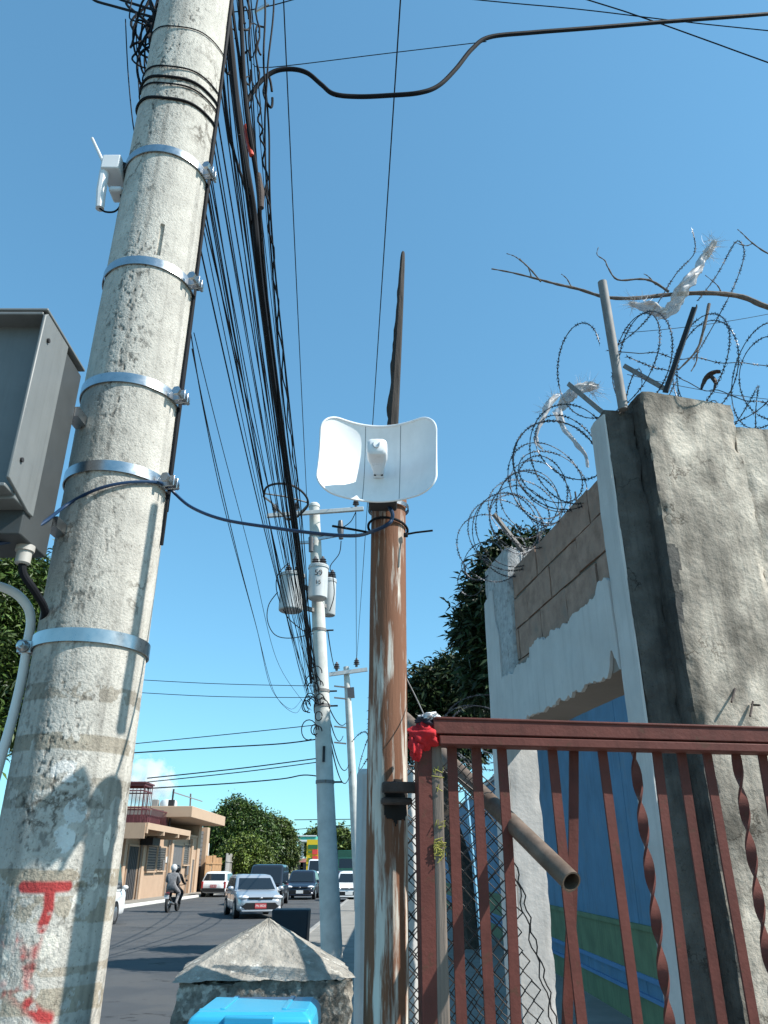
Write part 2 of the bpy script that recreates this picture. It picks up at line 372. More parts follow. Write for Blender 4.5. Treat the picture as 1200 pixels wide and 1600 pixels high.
# ------------------------------------------------------------------ big concrete utility pole
PX, PY = -1.037, 2.70
def prad(z): return .1925 - .0011*z
def on_pole(u, v):                                       # where a sight line meets the pole -> (angle, height)
    d = ray(u, v); rr = .2
    for _ in range(4):
        a = d.x**2+d.y**2; b = -2*(d.x*PX+d.y*PY); c = PX**2+PY**2-rr**2
        q = max(0, b*b-4*a*c); t = (-b-math.sqrt(q))/(2*a); z = CAMZ+d.z*t; rr = prad(z)
    return math.atan2(d.y*t-PY, d.x*t-PX), z
zz = np.concatenate([np.linspace(-.1, .95, 25)[:-1], np.linspace(.95, 6.2, 1150), np.linspace(6.2, 7.6, 25)[1:]]); th = np.concatenate([np.linspace(-math.pi, .25, 330, endpoint=False), np.linspace(.25, math.pi, 50, endpoint=False)]); nu, nz = len(th), len(zz)
TH, ZZ = np.meshgrid(th, zz); RR = prad(ZZ); cx, sx = np.cos(TH), np.sin(TH)
nx, ny, nzz = cx*RR, sx*RR, ZZ
lump = fbm(nx*5, ny*5, nzz*2.5, 3, 4)-.5; pit = fbm(nx*95, ny*95, nzz*80, 11, 3); rgh = fbm(nx*9, ny*9, nzz*4, 29, 3)
rough_zone = (.35+.65*np.clip((rgh-.42)*5, 0, 1))*np.exp(-((TH+1.55)/.55)**2)+.25*np.clip((rgh-.5)*5, 0, 1)
disp = lump*.006 - np.clip(pit-.54, 0, 1)*.008*(.15+rough_zone) + (fbm(nx*140, ny*140, nzz*140, 5, 2)-.5)*.0012
# a vertical cast joint and a rectangular cast slot
a0, z0 = on_pole(247, 398); a1, z1 = on_pole(247, 348)
slot = (np.abs(TH-a0) < .045) & (ZZ > z0) & (ZZ < z1); disp = np.where(slot, disp-.012, disp)
RV = RR+disp
V = np.stack([PX+cx*RV, PY+sx*RV, ZZ], -1).reshape(-1, 3)
col = np.ones((nz, nu, 3), np.float32)
stain = fbm(nx*3, ny*3, nzz*.7, 41, 4); col *= (1.0-.2*np.clip((stain-.5)*4, 0, 1))[..., None]
col *= (1-.62*np.clip(pit-.55, 0, .16)/.16*np.clip(.12+rough_zone, 0, 1))[..., None]
strk = fbm(TH*6, ZZ*.25, TH*0, 43, 3); col *= (1-.22*np.clip((strk-.55)*6, 0, 1))[..., None]
brk = fbm(nx*30, ny*30, nzz*30, 51, 4); brk2 = fbm(nx*11, ny*11, nzz*11, 57, 4)
def band(v0, v1, uu, tone, lim=.44, wav=.012):           # old grey glue and tape rings
    zt = on_pole(uu, v0)[1]; zb = on_pole(uu, v1)[1]; wv = (fbm(TH*2, ZZ*0, ZZ*0, int(v0), 3)-.5)*wav
    mk = (ZZ+wv < zt) & (ZZ+wv > zb) & (brk > lim-.12*(brk2 > .5)); col[mk] *= np.array(tone)
band(1066, 1092, 70, (.66, .63, .59), .5); band(1146, 1172, 130, (.66, .62, .56), .47); band(1212, 1262, 120, (.7, .68, .65), .5)
band(1358, 1386, 90, (.72, .66, .58), .48); band(1402, 1442, 90, (.76, .71, .64), .5); band(1546, 1588, 80, (.76, .71, .63), .5); band(1512, 1526, 80, (.75, .7, .64))
def patch(u, v, du, dv, tone, lim):                      # scraps of white and bluish poster paper
    a, z = on_pole(u, v); a2, z2 = on_pole(u+du, v-dv); mk = ((TH-a)/max(.02, abs(a2-a)))**2+((ZZ-z)/abs(z2-z))**2 < .5+brk2*1.1
    mk &= brk > lim; col[mk] = np.array(tone)
patch(105, 1205, 26, 16, (1.25, 1.3, 1.38), .47); patch(118, 1268, 22, 22, (1.2, 1.28, 1.38), .45); patch(100, 1310, 22, 24, (1.3, 1.38, 1.48), .46)
patch(85, 1350, 14, 8, (1.35, 1.36, 1.36), .48); patch(168, 1310, 8, 26, (1.35, 1.35, 1.33), .5); patch(150, 1290, 16, 12, (1.2, 1.22, 1.22), .48)
patch(148, 1380, 8, 16, (1.3, 1.3, 1.28), .5); patch(120, 1410, 10, 18, (1.35, 1.35, 1.35), .46); patch(60, 1500, 40, 50, (1.22, 1.21, 1.18), .5); patch(15, 1500, 20, 40, (1.3, 1.3, 1.28), .47)
def stroke(pts, wpx, dens, soft=.4):                     # red spray paint
    q = [on_pole(*p) for p in pts]; q = [(a*.215, z) for a, z in q]; X, Yy = TH*.215, ZZ
    dmin = np.full(TH.shape, 9.)
    for (xa, ya), (xb, yb) in zip(q[:-1], q[1:]):
        dx, dy = xb-xa, yb-ya; L2 = dx*dx+dy*dy+1e-12; t = np.clip(((X-xa)*dx+(Yy-ya)*dy)/L2, 0, 1)
        dmin = np.minimum(dmin, np.hypot(X-xa-t*dx, Yy-ya-t*dy))
    wm = wpx/440.; k = np.clip((wm*(1+soft*(brk2-.5)*1.6)-dmin)/(wm*soft+.003), 0, 1)*np.clip((brk-(.62-dens*.45))*7, 0, 1)
    col[:] = col*(1-k[..., None]) + np.array((.78, .115, .125))*k[..., None]
stroke([(36, 1386), (70, 1387), (106, 1385)], 8, .95, .2); stroke([(78, 1390), (76, 1420), (66, 1448)], 9, .85, .25)
stroke([(60, 1450), (52, 1500), (46, 1550), (42, 1575)], 10, .45, .9); stroke([(2, 1462), (26, 1470), (36, 1500), (40, 1540)], 12, .42, .9)
stroke([(44, 1570), (62, 1588), (76, 1592)], 9, .7, .5); stroke([(38, 1560), (10, 1540), (-6, 1560)], 14, .3, 1.)
pole = thing('utility_pole', 'big weathered concrete pole with steel bands and red spray paint', 'utility pole', (PX, PY, -.1))
npmesh('shaft', V, gridfaces(nu, nz, True), M_pole, pole, col=np.clip(col, 0, 1.6).reshape(-1, 3))
MB().lathe([(prad(7.5)-.012, 7.5), (prad(7.6)-.03, 7.62)], 40, (PX, PY, 0)).build('cap', M_pole2, pole)
MB().tube([(PX+math.cos(R(-178))*(prad(z)+.002), PY+math.sin(R(-178))*(prad(z)+.002), z) for z in np.linspace(.2, 6.6, 60)], .006, 6).build('earth_wire', M_black, pole)
def hose_band(v, u, clamp_deg, wd=.042, m=M_galv, mid=0):
    z = on_pole(u, v)[1]; r = prad(z)+.005
    b = MB().lathe([(r, z-wd/2), (r+.004, z-wd/2), (r+.004, z+wd/2), (r, z+wd/2)], 96, (PX, PY, 0), cap=False).build('steel_band', m, pole)
    a = R(clamp_deg); d = Vector((math.cos(a), math.sin(a), 0)); t = Vector((-d.y, d.x, 0)); c = Vector((PX, PY, z))
    k = MB()
    for sgn in (-1, 1):
        k.bar(c+d*(r-.002)+t*sgn*.013, c+d*(r+.055)+t*sgn*.013, .006, .044)
    k.build('clamp_ear', M_galv, b, bevel=.002)
    k = MB().tube([c+d*(r+.034)-t*.045, c+d*(r+.034)+t*.055], .008, 8)
    k.lathe([(.019, 0), (.019, .013)], 6, c+d*(r+.034)-t*.052, Matrix((d, Vector((0, 0, 1)), t)).transposed())
    k.lathe([(.021, 0), (.021, .011), (.012, .02)], 12, c+d*(r+.034)+t*.02, Matrix((d, Vector((0, 0, 1)), t)).transposed())
    k.build('clamp_bolt', M_galv, b)
    return z
for v, u, cdeg in ((243, 285, -14), (412, 245, -14), (592, 205, -14), (728, 165, -14)): hose_band(v, u, cdeg)
zlow = hose_band(992, 130, 186, .046)
# tie wires of the cable bundle near the top
for v, u, rr in ((30, 300, .003), (95, 300, .004), (112, 300, .0065), (122, 298, .004), (147, 300, .0065)):
    z = on_pole(u, v)[1]; r = prad(z)+.006
    MB().tube([(PX+r*math.cos(q), PY+r*math.sin(q), z-.08*math.cos(q+1.2)+(.006*math.sin(5*q))) for q in np.linspace(-math.pi, math.pi, 60)], rr, 6, False).build('tie_cable', M_black, pole)
# black cable down the right-hand side of the pole
for k, (da, rr) in enumerate(((1, .0065), (6, .0055), (11, .005))):
    pts = []
    for z in np.linspace(6.9, on_pole(268, 768)[1]-.25*(k == 0)-.05*k, 50):
        a = R(da+1.5*math.sin(z*5+k)); r = prad(z)+.008; pts.append((PX+r*math.cos(a), PY+r*math.sin(a), z))
    tag(MB().tube(pts, rr, 6).build('riser_cable', M_black), ['thickest black cable strapped up the sunny side of the big pole', 'middle black cable strapped up the sunny side of the big pole',
        'thin black cable strapped up the back edge of the big pole'][k], 'cable', 'cables strapped to the big pole')

# ------------------------------------------------------------------ grey cabinet on the pole
X1 = -1.143; cb = thing('utility_cabinet', 'grey steel utility cabinet hung beside the big pole', 'cabinet', (-1.4, 2.3, 2.6))
MB().box((X1-.31, 2.36, 2.985), (.60, .21, .745)).build('body', M_cabd, cb, bevel=.006)
x0, x1 = X1-.63, X1
MB().box((X1-.315, 2.235, 3.03), (.615, .13, .665)).build('door', M_cab, cb, bevel=.004)
for xx in (x0, x1-.012):
    MB().prism([(xx, y, z) for y, z in [(2.10, 2.735), (2.10, 3.352), (2.115, 3.37), (2.30, 3.37), (2.30, 2.69), (2.26, 2.69)]], (.012, 0, 0)).build('side_flange', M_cab, cb, bevel=.004)
MB().box((X1-.315, 2.20, 3.362), (.606, .199, .012)).build('top_flange', M_cab, cb, bevel=.003)
MB().box((X1-.315, 2.175, 2.715), (.606, .14, .012)).build('bottom_flange', M_cab, cb, bevel=.003)
MB().box((X1-.315, 2.28, 3.378), (.634, .36, .010)).build('rain_hood', M_cab, cb, bevel=.003)
for z in (3.28, 2.82): MB().lathe([(.008, 0), (.008, .006)], 10, (X1+.001, 2.145, z), Matrix.Rotation(R(90), 3, 'Y')).build('rivet', M_dgrey, cb)
MB().lathe([(.02, -.03), (.02, .0)], 16, (X1-.5, 2.10, 2.95), Matrix.Rotation(R(90), 3, 'X')).build('lock', M_galv, cb)
for i, (dx, yy) in enumerate(((-.035, 2.36), (-.18, 2.33))):
    f = MB().lathe([(.03, 2.615), (.03, 2.595), (.024, 2.595), (.024, 2.555), (.018, 2.55)], 16, (X1+dx, yy, 0)).build('conduit_fitting', M_fit, cb)
MB().bar((X1-.02, 2.465, 3.2), (PX-.12, 2.56, 3.2), .05, .04).build('bracket', M_galv, cb)
MB().bar((X1-.02, 2.465, 2.75), (PX-.12, 2.56, 2.75), .05, .04).build('bracket', M_galv, cb)
tag(MB().tube(spline([(X1-.035, 2.36, 2.56), (X1-.028, 2.37, 2.52), (X1-.005, 2.42, 2.48), (X1-.01, 2.53, 2.45), (PX-.17, 2.66, 2.42), (PX-.19, 2.80, 2.36), (PX-.12, 2.92, 2.2), (PX-.08, 2.93, 1.6)]), .013, 10).build('power_cable', M_black),
    'thick black cable leaving the bottom of the grey cabinet', 'cable')
# blue cable: cabinet -> round the pole -> droops to the rusty pole
pts = [P(-30, 850, 2.30), P(20, 845, 2.33), P(70, 815, 2.40)]
for u, v in ((110, 790), (150, 768), (190, 757), (230, 754), (255, 758)):
    a, z = on_pole(u, v); r = prad(z)+.012; pts.append(Vector((PX+r*math.cos(a), PY+r*math.sin(a), z)))
pts += [P(272, 770, 2.72), P(300, 793, 2.70), P(350, 812, 2.66), P(430, 825, 2.56), P(500, 834, 2.46), P(555, 837, 2.36), P(585, 829, 2.26), P(605, 820, 2.225),
        P(612, 812, 2.225), P(613, 802, 2.222), P(607, 790, 2.23), P(600, 775, 2.26)]
tag(MB().tube(spline(pts), .0062, 8).build('ethernet_cable', M_bluec), 'dark blue cable looping from the big pole to the rusty pole', 'cable')

# white pipe beside the pole
pp = [P(-60, 905, 2.66), P(-20, 912, 2.66), P(5, 918, 2.66), P(28, 930, 2.66), P(44, 950, 2.67), P(48, 972, 2.68), P(44, 1000, 2.68), P(34, 1060, 2.68), P(20, 1120, 2.68), P(0, 1190, 2.68), P(-20, 1262, 2.68)]
pt = spline(pp); pt.append(Vector((pt[-1].x, pt[-1].y, .12)))
tag(MB().tube(pt, .0165, 12).build('conduit_pipe', M_pvc), 'white bent conduit pipe strapped beside the big pole', 'pipe')

# small white radio with antenna near the top of the pole
rd = thing('radio_unit', 'small white radio box with stick antenna near the pole top', 'radio', P(175, 280, 2.62))
Y = 2.62
a = P(175, 268, Y); MB().box((a.x+.012, Y, a.z), (.085, .12, .085)).build('housing', M_radio, rd, bevel=.006)
a = P(182, 296, Y); MB().box((a.x, Y+.02, a.z-.01), (.06, .08, .03)).build('base_block', M_radio, rd, bevel=.01)
MB().tube([P(166, 262, Y-.03), P(163, 270, Y-.03), P(158, 300, Y-.03), P(156, 326, Y-.03)], [.018, .022, .022, .019], 10).build('panel_antenna', M_radio, rd)
MB().tube([P(163, 257, Y-.03), P(144, 216, Y-.05)], [.008, .0065], 10).build('antenna', M_radio, rd)
MB().bar(P(190, 268, Y), P(206, 272, Y+.05), .05, .07).build('bracket', M_dgrey, rd)
MB().tube(spline([P(155, 325, Y-.03), P(165, 331, Y-.03), P(180, 330, Y-.02), P(189, 318, Y), P(188, 300, Y+.01), P(184, 291, Y)]), .0042, 8).build('antenna_lead', M_black, rd)

# ------------------------------------------------------------------ rusty pole, dish and splintered stick
GY = 2.33; rp = thing('rusty_pipe_pole', 'rusty white painted pipe pole carrying the dish', 'pole', (.013, GY, .1))
pb = P(602, 1590, GY); ptop = P(607, 786, GY); pb = Vector((pb.x-.005, GY, .1))
n = 48; prof = np.linspace(0, 1, 60); V = []
for t in prof:
    c = pb.lerp(ptop, t)
    for j in range(n):
        q = 2*math.pi*j/n; r = .0605-.004*t + .0012*(float(vnoise(math.cos(q)*2, math.sin(q)*2, t*14, 8))-.5); V.append((c.x+r*math.cos(q), c.y+r*math.sin(q), c.z))
npmesh('shaft', np.array(V), gridfaces(n, 60, True), M_rust, rp)
MB().lathe([(.058, 0), (.0605, .0), (.0605, .02), (.05, .022), (.05, -.1)], 40, ptop-Vector((0, 0, .012)), cap=False).build('rim', M_rust, rp)
st = MB(); rings = []; k = 40
for i in range(k+1):
    t = i/k; v = 700-302*t; c = P(612+18*t, v, GY+.01); wd = .0165*(1-t)**.6+.0078; jl = .006*(float(vnoise(t*14, 2, 0, 5))-.5)*2*(1-t)+.004*(float(vnoise(t*60, 4, 0, 6))-.5)
    notch = .012 if .36 < t < .40 else 0
    rings.append([c+Vector((x, y, 0)) for x, y in ((-wd-jl+notch, -.012), (-wd*.3, -.022-jl*.4), (wd*.55, -.017), (wd*.8, -.004), (wd*.8, .016), (-wd*.2, .022), (-wd-jl, .008))])
st.loft(rings); tag(st.build('splintered_stick', M_dwood, ang=20), 'dark splintered wooden stick rising behind the dish', 'stick')
# dish antenna
DC = P(592, 736, 2.17); ds = thing('dish_antenna', 'white three panel dish antenna with feed on the rusty pole', 'antenna', DC)
DW, DH, CR, KX = .178, .137, .058, 2.75
def dpt(x, z, off=0.):
    y = -KX*(x*x*1.15+z*z*.75) - off; tl = R(-3); z2 = z+.006*math.cos(x*9)
    p = Vector((x, y*math.cos(tl)-z2*math.sin(tl), y*math.sin(tl)+z2*math.cos(tl)))
    return DC + (Matrix.Rotation(R(1.5), 3, 'Y') @ Matrix.Rotation(R(-2), 3, 'Z') @ p)
def zlim(x):
    ax = abs(x)
    return DH if ax < DW-CR else DH-CR+math.sqrt(max(0, CR*CR-(ax-(DW-CR))**2))
def panel(xa, xb, name):
    xs = list(np.linspace(xa, xb, 26)); nv = 24; V = []
    if xa <= -DW: xs = [-DW+CR*(1-math.cos(t)) for t in np.linspace(0, math.pi/2, 12)] + list(np.linspace(-DW+CR, xb, 8))[1:]
    if xb >= DW: xs = list(np.linspace(xa, DW-CR, 8)) + [DW-CR+CR*math.sin(t) for t in np.linspace(0, math.pi/2, 12)][1:]
    for off in (0, -.0045):
        for x in xs:
            zl = zlim(x)
            for j in range(nv): V.append(dpt(x, -zl+2*zl*j/(nv-1), off))
    kx = len(xs); h = kx*nv; F = []
    for i in range(kx-1):
        for j in range(nv-1):
            a = i*nv+j; F.append((a, a+nv, a+nv+1, a+1)); F.append((h+a, h+a+1, h+a+nv+1, h+a+nv))
    for i in range(kx-1):
        a = i*nv; F.append((a, h+a, h+a+nv, a+nv)); a = i*nv+nv-1; F.append((a, a+nv, h+a+nv, h+a))
    for j in range(nv-1):
        a = j; F.append((a, a+1, h+a+1, h+a)); a = (kx-1)*nv+j; F.append((a, h+a, h+a+1, a+1))
    o = MB().add(V, F).build(name, M_dish, ds, ang=50); return o
SX = .0465*1.35
panel(-DW, -.046, 'dish_panel'); panel(-.0448, .0668, 'dish_panel'); panel(.068, DW, 'dish_panel')
rimb = MB(); prm = [(-DW+.001, 0)]
loop = []
for q in np.linspace(0, 2*math.pi, 97)[:-1]:
    ca, sa = math.cos(q), math.sin(q); x = (DW-CR)*(1 if ca > 0 else -1)*(1 if abs(ca) > 1e-6 else 0); 
for sxn, szn, q0 in ((1, 1, 0), (-1, 1, 90), (-1, -1, 180), (1, -1, 270)):
    for q in np.linspace(q0, q0+90, 12): loop.append((sxn*(DW-CR)+CR*math.cos(R(q)), szn*(DH-CR)+CR*math.sin(R(q))))
dense = []
for i in range(len(loop)):
    x0_, z0_ = loop[i]; x1_, z1_ = loop[(i+1) % len(loop)]; m_ = max(1, int(math.hypot(x1_-x0_, z1_-z0_)/.012))
    for j in range(m_): dense.append((x0_+(x1_-x0_)*j/m_, z0_+(z1_-z0_)*j/m_))
dense.append(dense[0]); rimb.tube([dpt(x, z) for x, z in dense], .0034, 8, False).build('rim', M_dish, ds)
for xs_ in (-.0454, .0674):
    MB().tube([dpt(xs_, z, -.001) for z in np.linspace(-DH+.004, DH-.004, 30)], .0016, 6).build('seam', M_seam, ds)
# feed: arm and head projecting from the dish
fb = dpt(.0, -.018, 0); fdir = (dpt(0, 0, .2)-dpt(0, 0, 0)).normalized(); sid = Vector((1, 0, 0)); upv = sid.cross(fdir)*-1
def feedring(t, wx, wz, up):
    c = fb + fdir*t + Vector((0, 0, up)); r = []
    for j in range(20):
        q = 2*math.pi*j/20; ca, sa = math.cos(q), math.sin(q)
        r.append(c + sid*(wx*math.copysign(abs(ca)**.5, ca)) + Vector((0, 0, 1))*(wz*math.copysign(abs(sa)**.5, sa)))
    return r
fd = MB().loft([feedring(0, .0165, .013, 0), feedring(.02, .0165, .014, .001), feedring(.07, .024, .020, .004), feedring(.10, .030, .026, .006)]).build('feed_arm', M_feed, ds)
MB().loft([feedring(.1005, .0305, .0265, .006), feedring(.135, .0315, .029, .008), feedring(.147, .029, .0265, .009), feedring(.152, .022, .02, .0095)]).build('feed_head', M_feed, ds)
c = fb+fdir*.1535+Vector((-.001, 0, .010))
MB().tube([c+Vector((x*.009, -.0003, z*.009)) for x, z in ((-1, 1), (-1, .2), (-.85, -.4), (-.5, -.8), (0, -.95), (.5, -.8), (.85, -.4), (1, .2), (1, 1))], .002, 6).build('emblem', M_logo, ds)
c = dpt(0, -.031, .008); MB().box(c, (.034, .014, .008)).build('release_clip', M_feed, ds, bevel=.002)
for x in (-.011, .011): MB().box(c+Vector((x, -.0075, 0)), (.007, .004, .005)).build('clip_slot', M_dgrey, ds)
MB().box((DC.x+.012, 2.225, DC.z-.02), (.09, .07, .16)).build('mount_bracket', M_dgrey, ds, bevel=.006)
for zz_ in (.03, -.05): MB().lathe([(.0655, 0), (.0675, 0), (.0675, .014), (.0655, .014)], 40, (ptop.x, GY, min(DC.z+zz_, ptop.z-.03)), cap=False).build('hose_clamp', M_galv, ds)
# zip tie around pole
zc = P(606, 829, GY); tz = thing('zip_tie', 'black zip tie with long tails around the rusty pole', 'zip tie', zc)
MB().tube([(zc.x+.0645*math.cos(q), GY+.0645*math.sin(q), zc.z+.006+.014*math.cos(q+2.2)) for q in np.linspace(0, 2*math.pi, 40)], .0042, 8, False).build('loop', M_black, tz)
MB().tube([P(577, 832, 2.31), P(550, 827, 2.24), P(520, 822, 2.17)], .0040, 8).build('tail', M_black, tz)
MB().tube([P(634, 835, 2.29), P(650, 832, 2.27), P(676, 829, 2.25)], .0034, 8).build('tail', M_black, tz)
MB().box(P(634, 836, 2.285), (.014, .014, .012)).build('head', M_black, tz, bevel=.002)

# ------------------------------------------------------------------ red gate
AL = R(9.5); ER = Vector((math.cos(AL), math.sin(AL), 0)); ED = Vector((-math.sin(AL), math.cos(AL), 0)); UP = Vector((0, 0, 1)); RM = Matrix.Rotation(AL, 3, 'Z')
G0 = Vector((.105, 2.2, 0))
def gr(u, v): return (PN(u, v, G0, ED)-G0).dot(ER)
def gz(u, v): return PN(u, v, G0, ED).z
def GP(r, d, z): return G0 + ER*r + ED*d + UP*z
gt = thing('metal_gate', 'red oxide metal gate with plain and twisted upright bars', 'gate', (.105, 2.2, .12))
zt0, zt1, zt2 = gz(690, 1126), gz(690, 1149), gz(690, 1168)
def gbar(name, r0, r1, d0, d1, za, zb, m=M_red, par=gt, bev=.003):
    return MB().box(GP((r0+r1)/2, (d0+d1)/2, (za+zb)/2), (r1-r0, d1-d0, zb-za), RM).build(name, m, par, bevel=bev)
rpo = gr(652, 1300), gr(676, 1300)
gbar('gate_post', rpo[0], rpo[1], -.02, .025, .12, gz(664, 1158))
RW = 2.2
gbar('top_rail', rpo[1]-.002, RW, -.050, .014, zt1-.004, zt0)
gbar('rail_lip', rpo[1]+.003, RW, -.054, -.046, zt0-.006, zt0+.0015)
gbar('lower_flange', rpo[1]+.012, RW, -.058, .010, zt2, zt1-.009)
gbar('bottom_rail', rpo[1]-.002, RW, -.02, .018, .2, .26)
def flatbar(u0, u1, twist=False, bend=0., d=0., wd=.027):
    ra = gr(u0, 1175); rb = gr(u1, 1595); b = MB(); rings = []; K = 120 if twist else 14; zl = gz(u1, 1595)
    for i in range(K+1):
        t = i/K; z = zt2+.012 + (.22-zt2-.012)*t
        tz_ = (zt2-z)/(zt2-zl); r = ra+(rb-ra)*min(tz_, 1.6) + bend*math.sin(math.pi*min(1, tz_)); dd = d
        dd = .03 if u0 == 903 else d; a = (math.pi*(z+ra*1.7)/.118) if twist else .05*math.sin(ra*40)
        ca, sa = math.cos(a), math.sin(a); hw, ht = wd/2, .0035
        rings.append([GP(r+x*ca-y*sa, dd+x*sa+y*ca, z) for x, y in ((-hw, -ht), (hw, -ht), (hw, ht), (-hw, ht))])
    b.loft(rings); return b.build('twisted_bar' if twist else 'bar', M_red, gt, ang=30)
for u0, u1, tw, be in ((706, 721, 0, 0), (744, 766, 0, 0), (784, 806, 0, .004), (863, 909, 0, -.002), (903, 893, 0, .006), (941, 996, 0, 0), (990, 1046, 1, 0), (1026, 1078, 0, 0),
                       (1064, 1128, 0, 0), (1104, 1178, 0, 0), (1149, 1215, 1, 0), (1190, 1262, 0, 0), (1232, 1312, 0, 0), (1272, 1360, 1, 0)):
    flatbar(u0, u1, bool(tw), be, wd=.028 if tw else .027)
# latch bracket to the pole, with black scorch
br = MB(); zA = gz(640, 1228); br.box((.052, 2.238, zA), (.115, .03, .028), RM); br.build('latch_arm', M_ironrust, gt, bevel=.004)
MB().box((.034, 2.255, zA-.034), (.085, .03, .018), RM).build('latch_plate', M_ironrust, gt, bevel=.006)
pcx = pb.lerp(ptop, .62).x; sc_ = MB(); rows = []; NQ, NZ = 44, 44; keep = []
for i in range(NZ):
    zz_ = zA-.10+.135*i/(NZ-1)
    for j in range(NQ):
        q = R(-150)+R(150)*j/(NQ-1); rows.append((pcx+.0613*math.cos(q), GY+.0613*math.sin(q), zz_))
        e = ((q-R(-62))/.72)**2+((zz_-(zA-.03))/.062)**2; keep.append(e < .45+1.0*float(fbm(q*5, zz_*60, 0, 4, 4)))
fs_ = [tuple(f) for f in gridfaces(NQ, NZ) if all(keep[k_] for k_ in f)]
sc_.add(rows, fs_).build('scorch_mark', M_char, gt)
# cloth and plastic tied on the post
def rag(c, sx, sy, sz, seed, n=26, rough=.35):
    V = []; 
    for i in range(n+1):
        for j in range(n):
            a = math.pi*i/n; b = 2*math.pi*j/n; d = Vector((math.sin(a)*math.cos(b), math.sin(a)*math.sin(b), math.cos(a)))
            k = 1+rough*2*(float(fbm(d.x*2.2+seed, d.y*2.2, d.z*2.2, seed, 4))-.5); fold = 1+.10*math.sin(6*b+4*d.z+seed)
            V.append((c[0]+d.x*sx*k*fold, c[1]+d.y*sy*k*fold, c[2]+d.z*sz*k))
    return np.array(V), gridfaces(n, n+1, True)
ct = thing('tied_cloth', 'red cloth and dark rag tied over the gate post top', 'cloth', P(664, 1150, 2.17))
q = P(664, 1151, 2.19); V, F = rag((q.x, q.y, q.z), .042, .05, .036, 3, rough=.6); npmesh('red_wrap', V, F, M_cloth, ct, ang=80)
q = P(650, 1166, 2.16); V, F = rag((q.x, q.y, q.z), .016, .02, .032, 8, rough=.7); npmesh('hanging_end', V, F, M_cloth, ct, ang=80)
q = P(668, 1130, 2.19); V, F = rag((q.x, q.y, q.z), .034, .036, .018, 5, rough=.6); npmesh('dark_wrap', V, F, M_dcloth, ct, ang=80)
q = P(672, 1121, 2.18); V, F = rag((q.x, q.y, q.z), .027, .03, .013, 11, rough=.9); npmesh('white_scrap', V, F, M_wplastic, ct, ang=80)
# weathered stick lashed to post
sk = MB(); rings = []
for i in range(41):
    t = i/40; z = gz(684, 1164)+( .14-gz(684, 1164))*t; r = gr(683, 1300)+.001*math.sin(t*9); wv = .0145+.003*(float(vnoise(t*20, 1, 0, 9))-.5); dv = .02
    rings.append([GP(r+x*wv, -.012+y*.012, z) for x, y in ((-1, -.7), (-.4, -1), (.6, -1), (1, -.5), (1, .7), (.3, 1), (-1, .8))])
sk.loft(rings); tag(sk.build('lashed_stick', M_wood, ang=20), 'weathered grey wooden stick lashed against the red gate post', 'stick')
sb = MB()
for k in range(26):
    z = gz(684, random.choice((1205, 1225, 1320, 1328, 1333, 1290, 1335))+random.uniform(-8, 8)); r = gr(683, 1300)
    sb.tube([GP(r+random.uniform(-.018, .018), -.027+random.uniform(-.004, .002), z+random.uniform(-.012, .012)) for _ in range(4)], .0011, 4)
tag(sb.build('string_scraps', M_string, kind='stuff'), 'frayed yellow string tied round the weathered stick', 'string')
# leaning pipe pushed through the gap of the gate
pa = P(632, 1122, 2.95); pe = P(893, 1378, 2.02); ax = (pe-pa).normalized(); a_, b_ = frame(ax)
prf = [(pa, .0245), (pe, .0245)]
lp = MB(); n = 24; V = []
for c, r in ((pa, .0245), (pa.lerp(pe, .5), .0245), (pe, .0245), (pe, .0205), (pe-ax*.3, .0205)):
    for j in range(n):
        q = 2*math.pi*j/n; V.append(c+(a_*math.cos(q)+b_*math.sin(q))*r)
lp.add(V, [tuple(f) for f in gridfaces(n, 5, True)]); tag(lp.build('leaning_pipe', M_oldpipe), 'old brown pipe poking down through the gate bars', 'pipe')
# pale blue rod
tag(MB().tube([P(728, 1236, 2.62), P(738, 1330, 2.6), P(752, 1480, 2.56), P(770, 1700, 2.5)], .0055, 8).build('blue_rod', M_rod), 'thin pale blue rod upright behind the gate bars', 'rod')
tag(MB().tube(spline([P(620, 1030, 2.45), P(636, 1062, 2.38), P(650, 1090, 2.3), P(662, 1116, 2.2)]), .0018, 5).build('tie_wire', M_galvd), 'thin wire running from the rusty pole to the gate post', 'wire')
# chain link mesh, torn along its lower edge
ch = MB(); p = .046; CD = .14
def CPt(r, z): return GP(r, CD+.03*math.sin(z*5+r*3)+.05*max(0, r-.25), z)
def rmax(z):
    v = [(1180, 742), (1240, 775), (1300, 792), (1330, 800), (1400, 822), (1460, 838), (1540, 862), (1600, 876), (1800, 930), (2600, 1000)]
    for (v0, u0), (v1, u1) in zip(v[:-1], v[1:]):
        za, zb = PN(u0, v0, GP(0, CD, 0), ED).z, PN(u1, v1, GP(0, CD, 0), ED).z
        if zb <= z <= za:
            t = (za-z)/(za-zb); uu = u0+(u1-u0)*t; vv = v0+(v1-v0)*t; return (PN(uu, vv, GP(0, CD, 0), ED)-G0).dot(ER)
    return -1 if z > 1.8 else .9
def weave(ch, x0, n, dz, dd, shear, rcut, rad):
    for i in range(n):
        xc = x0+i*p/2; seg = []; k = 0; z = 1.93+dz
        while z > .5:
            r = xc + (p/4 if (k+i) % 2 else -p/4)*1.06 + shear*(1.9-z); lim = min(rcut, rmax(z))
            jit = .004*(float(vnoise(i*3.1, k*1.7, dd*50, 2))-.5); shr = .02*math.sin(z*7+1)*max(0, r/.4)
            if r < lim and r > -.07: seg.append(CPt(r+jit+shr, z+jit)+ED*dd)
            else:
                if len(seg) > 1: ch.tube(seg, rad, 5)
                seg = []
            k += 1; z -= p/2
        if len(seg) > 1: ch.tube(seg, rad, 5)
weave(ch, -.06, 26, 0, 0, 0, 9, .0023)
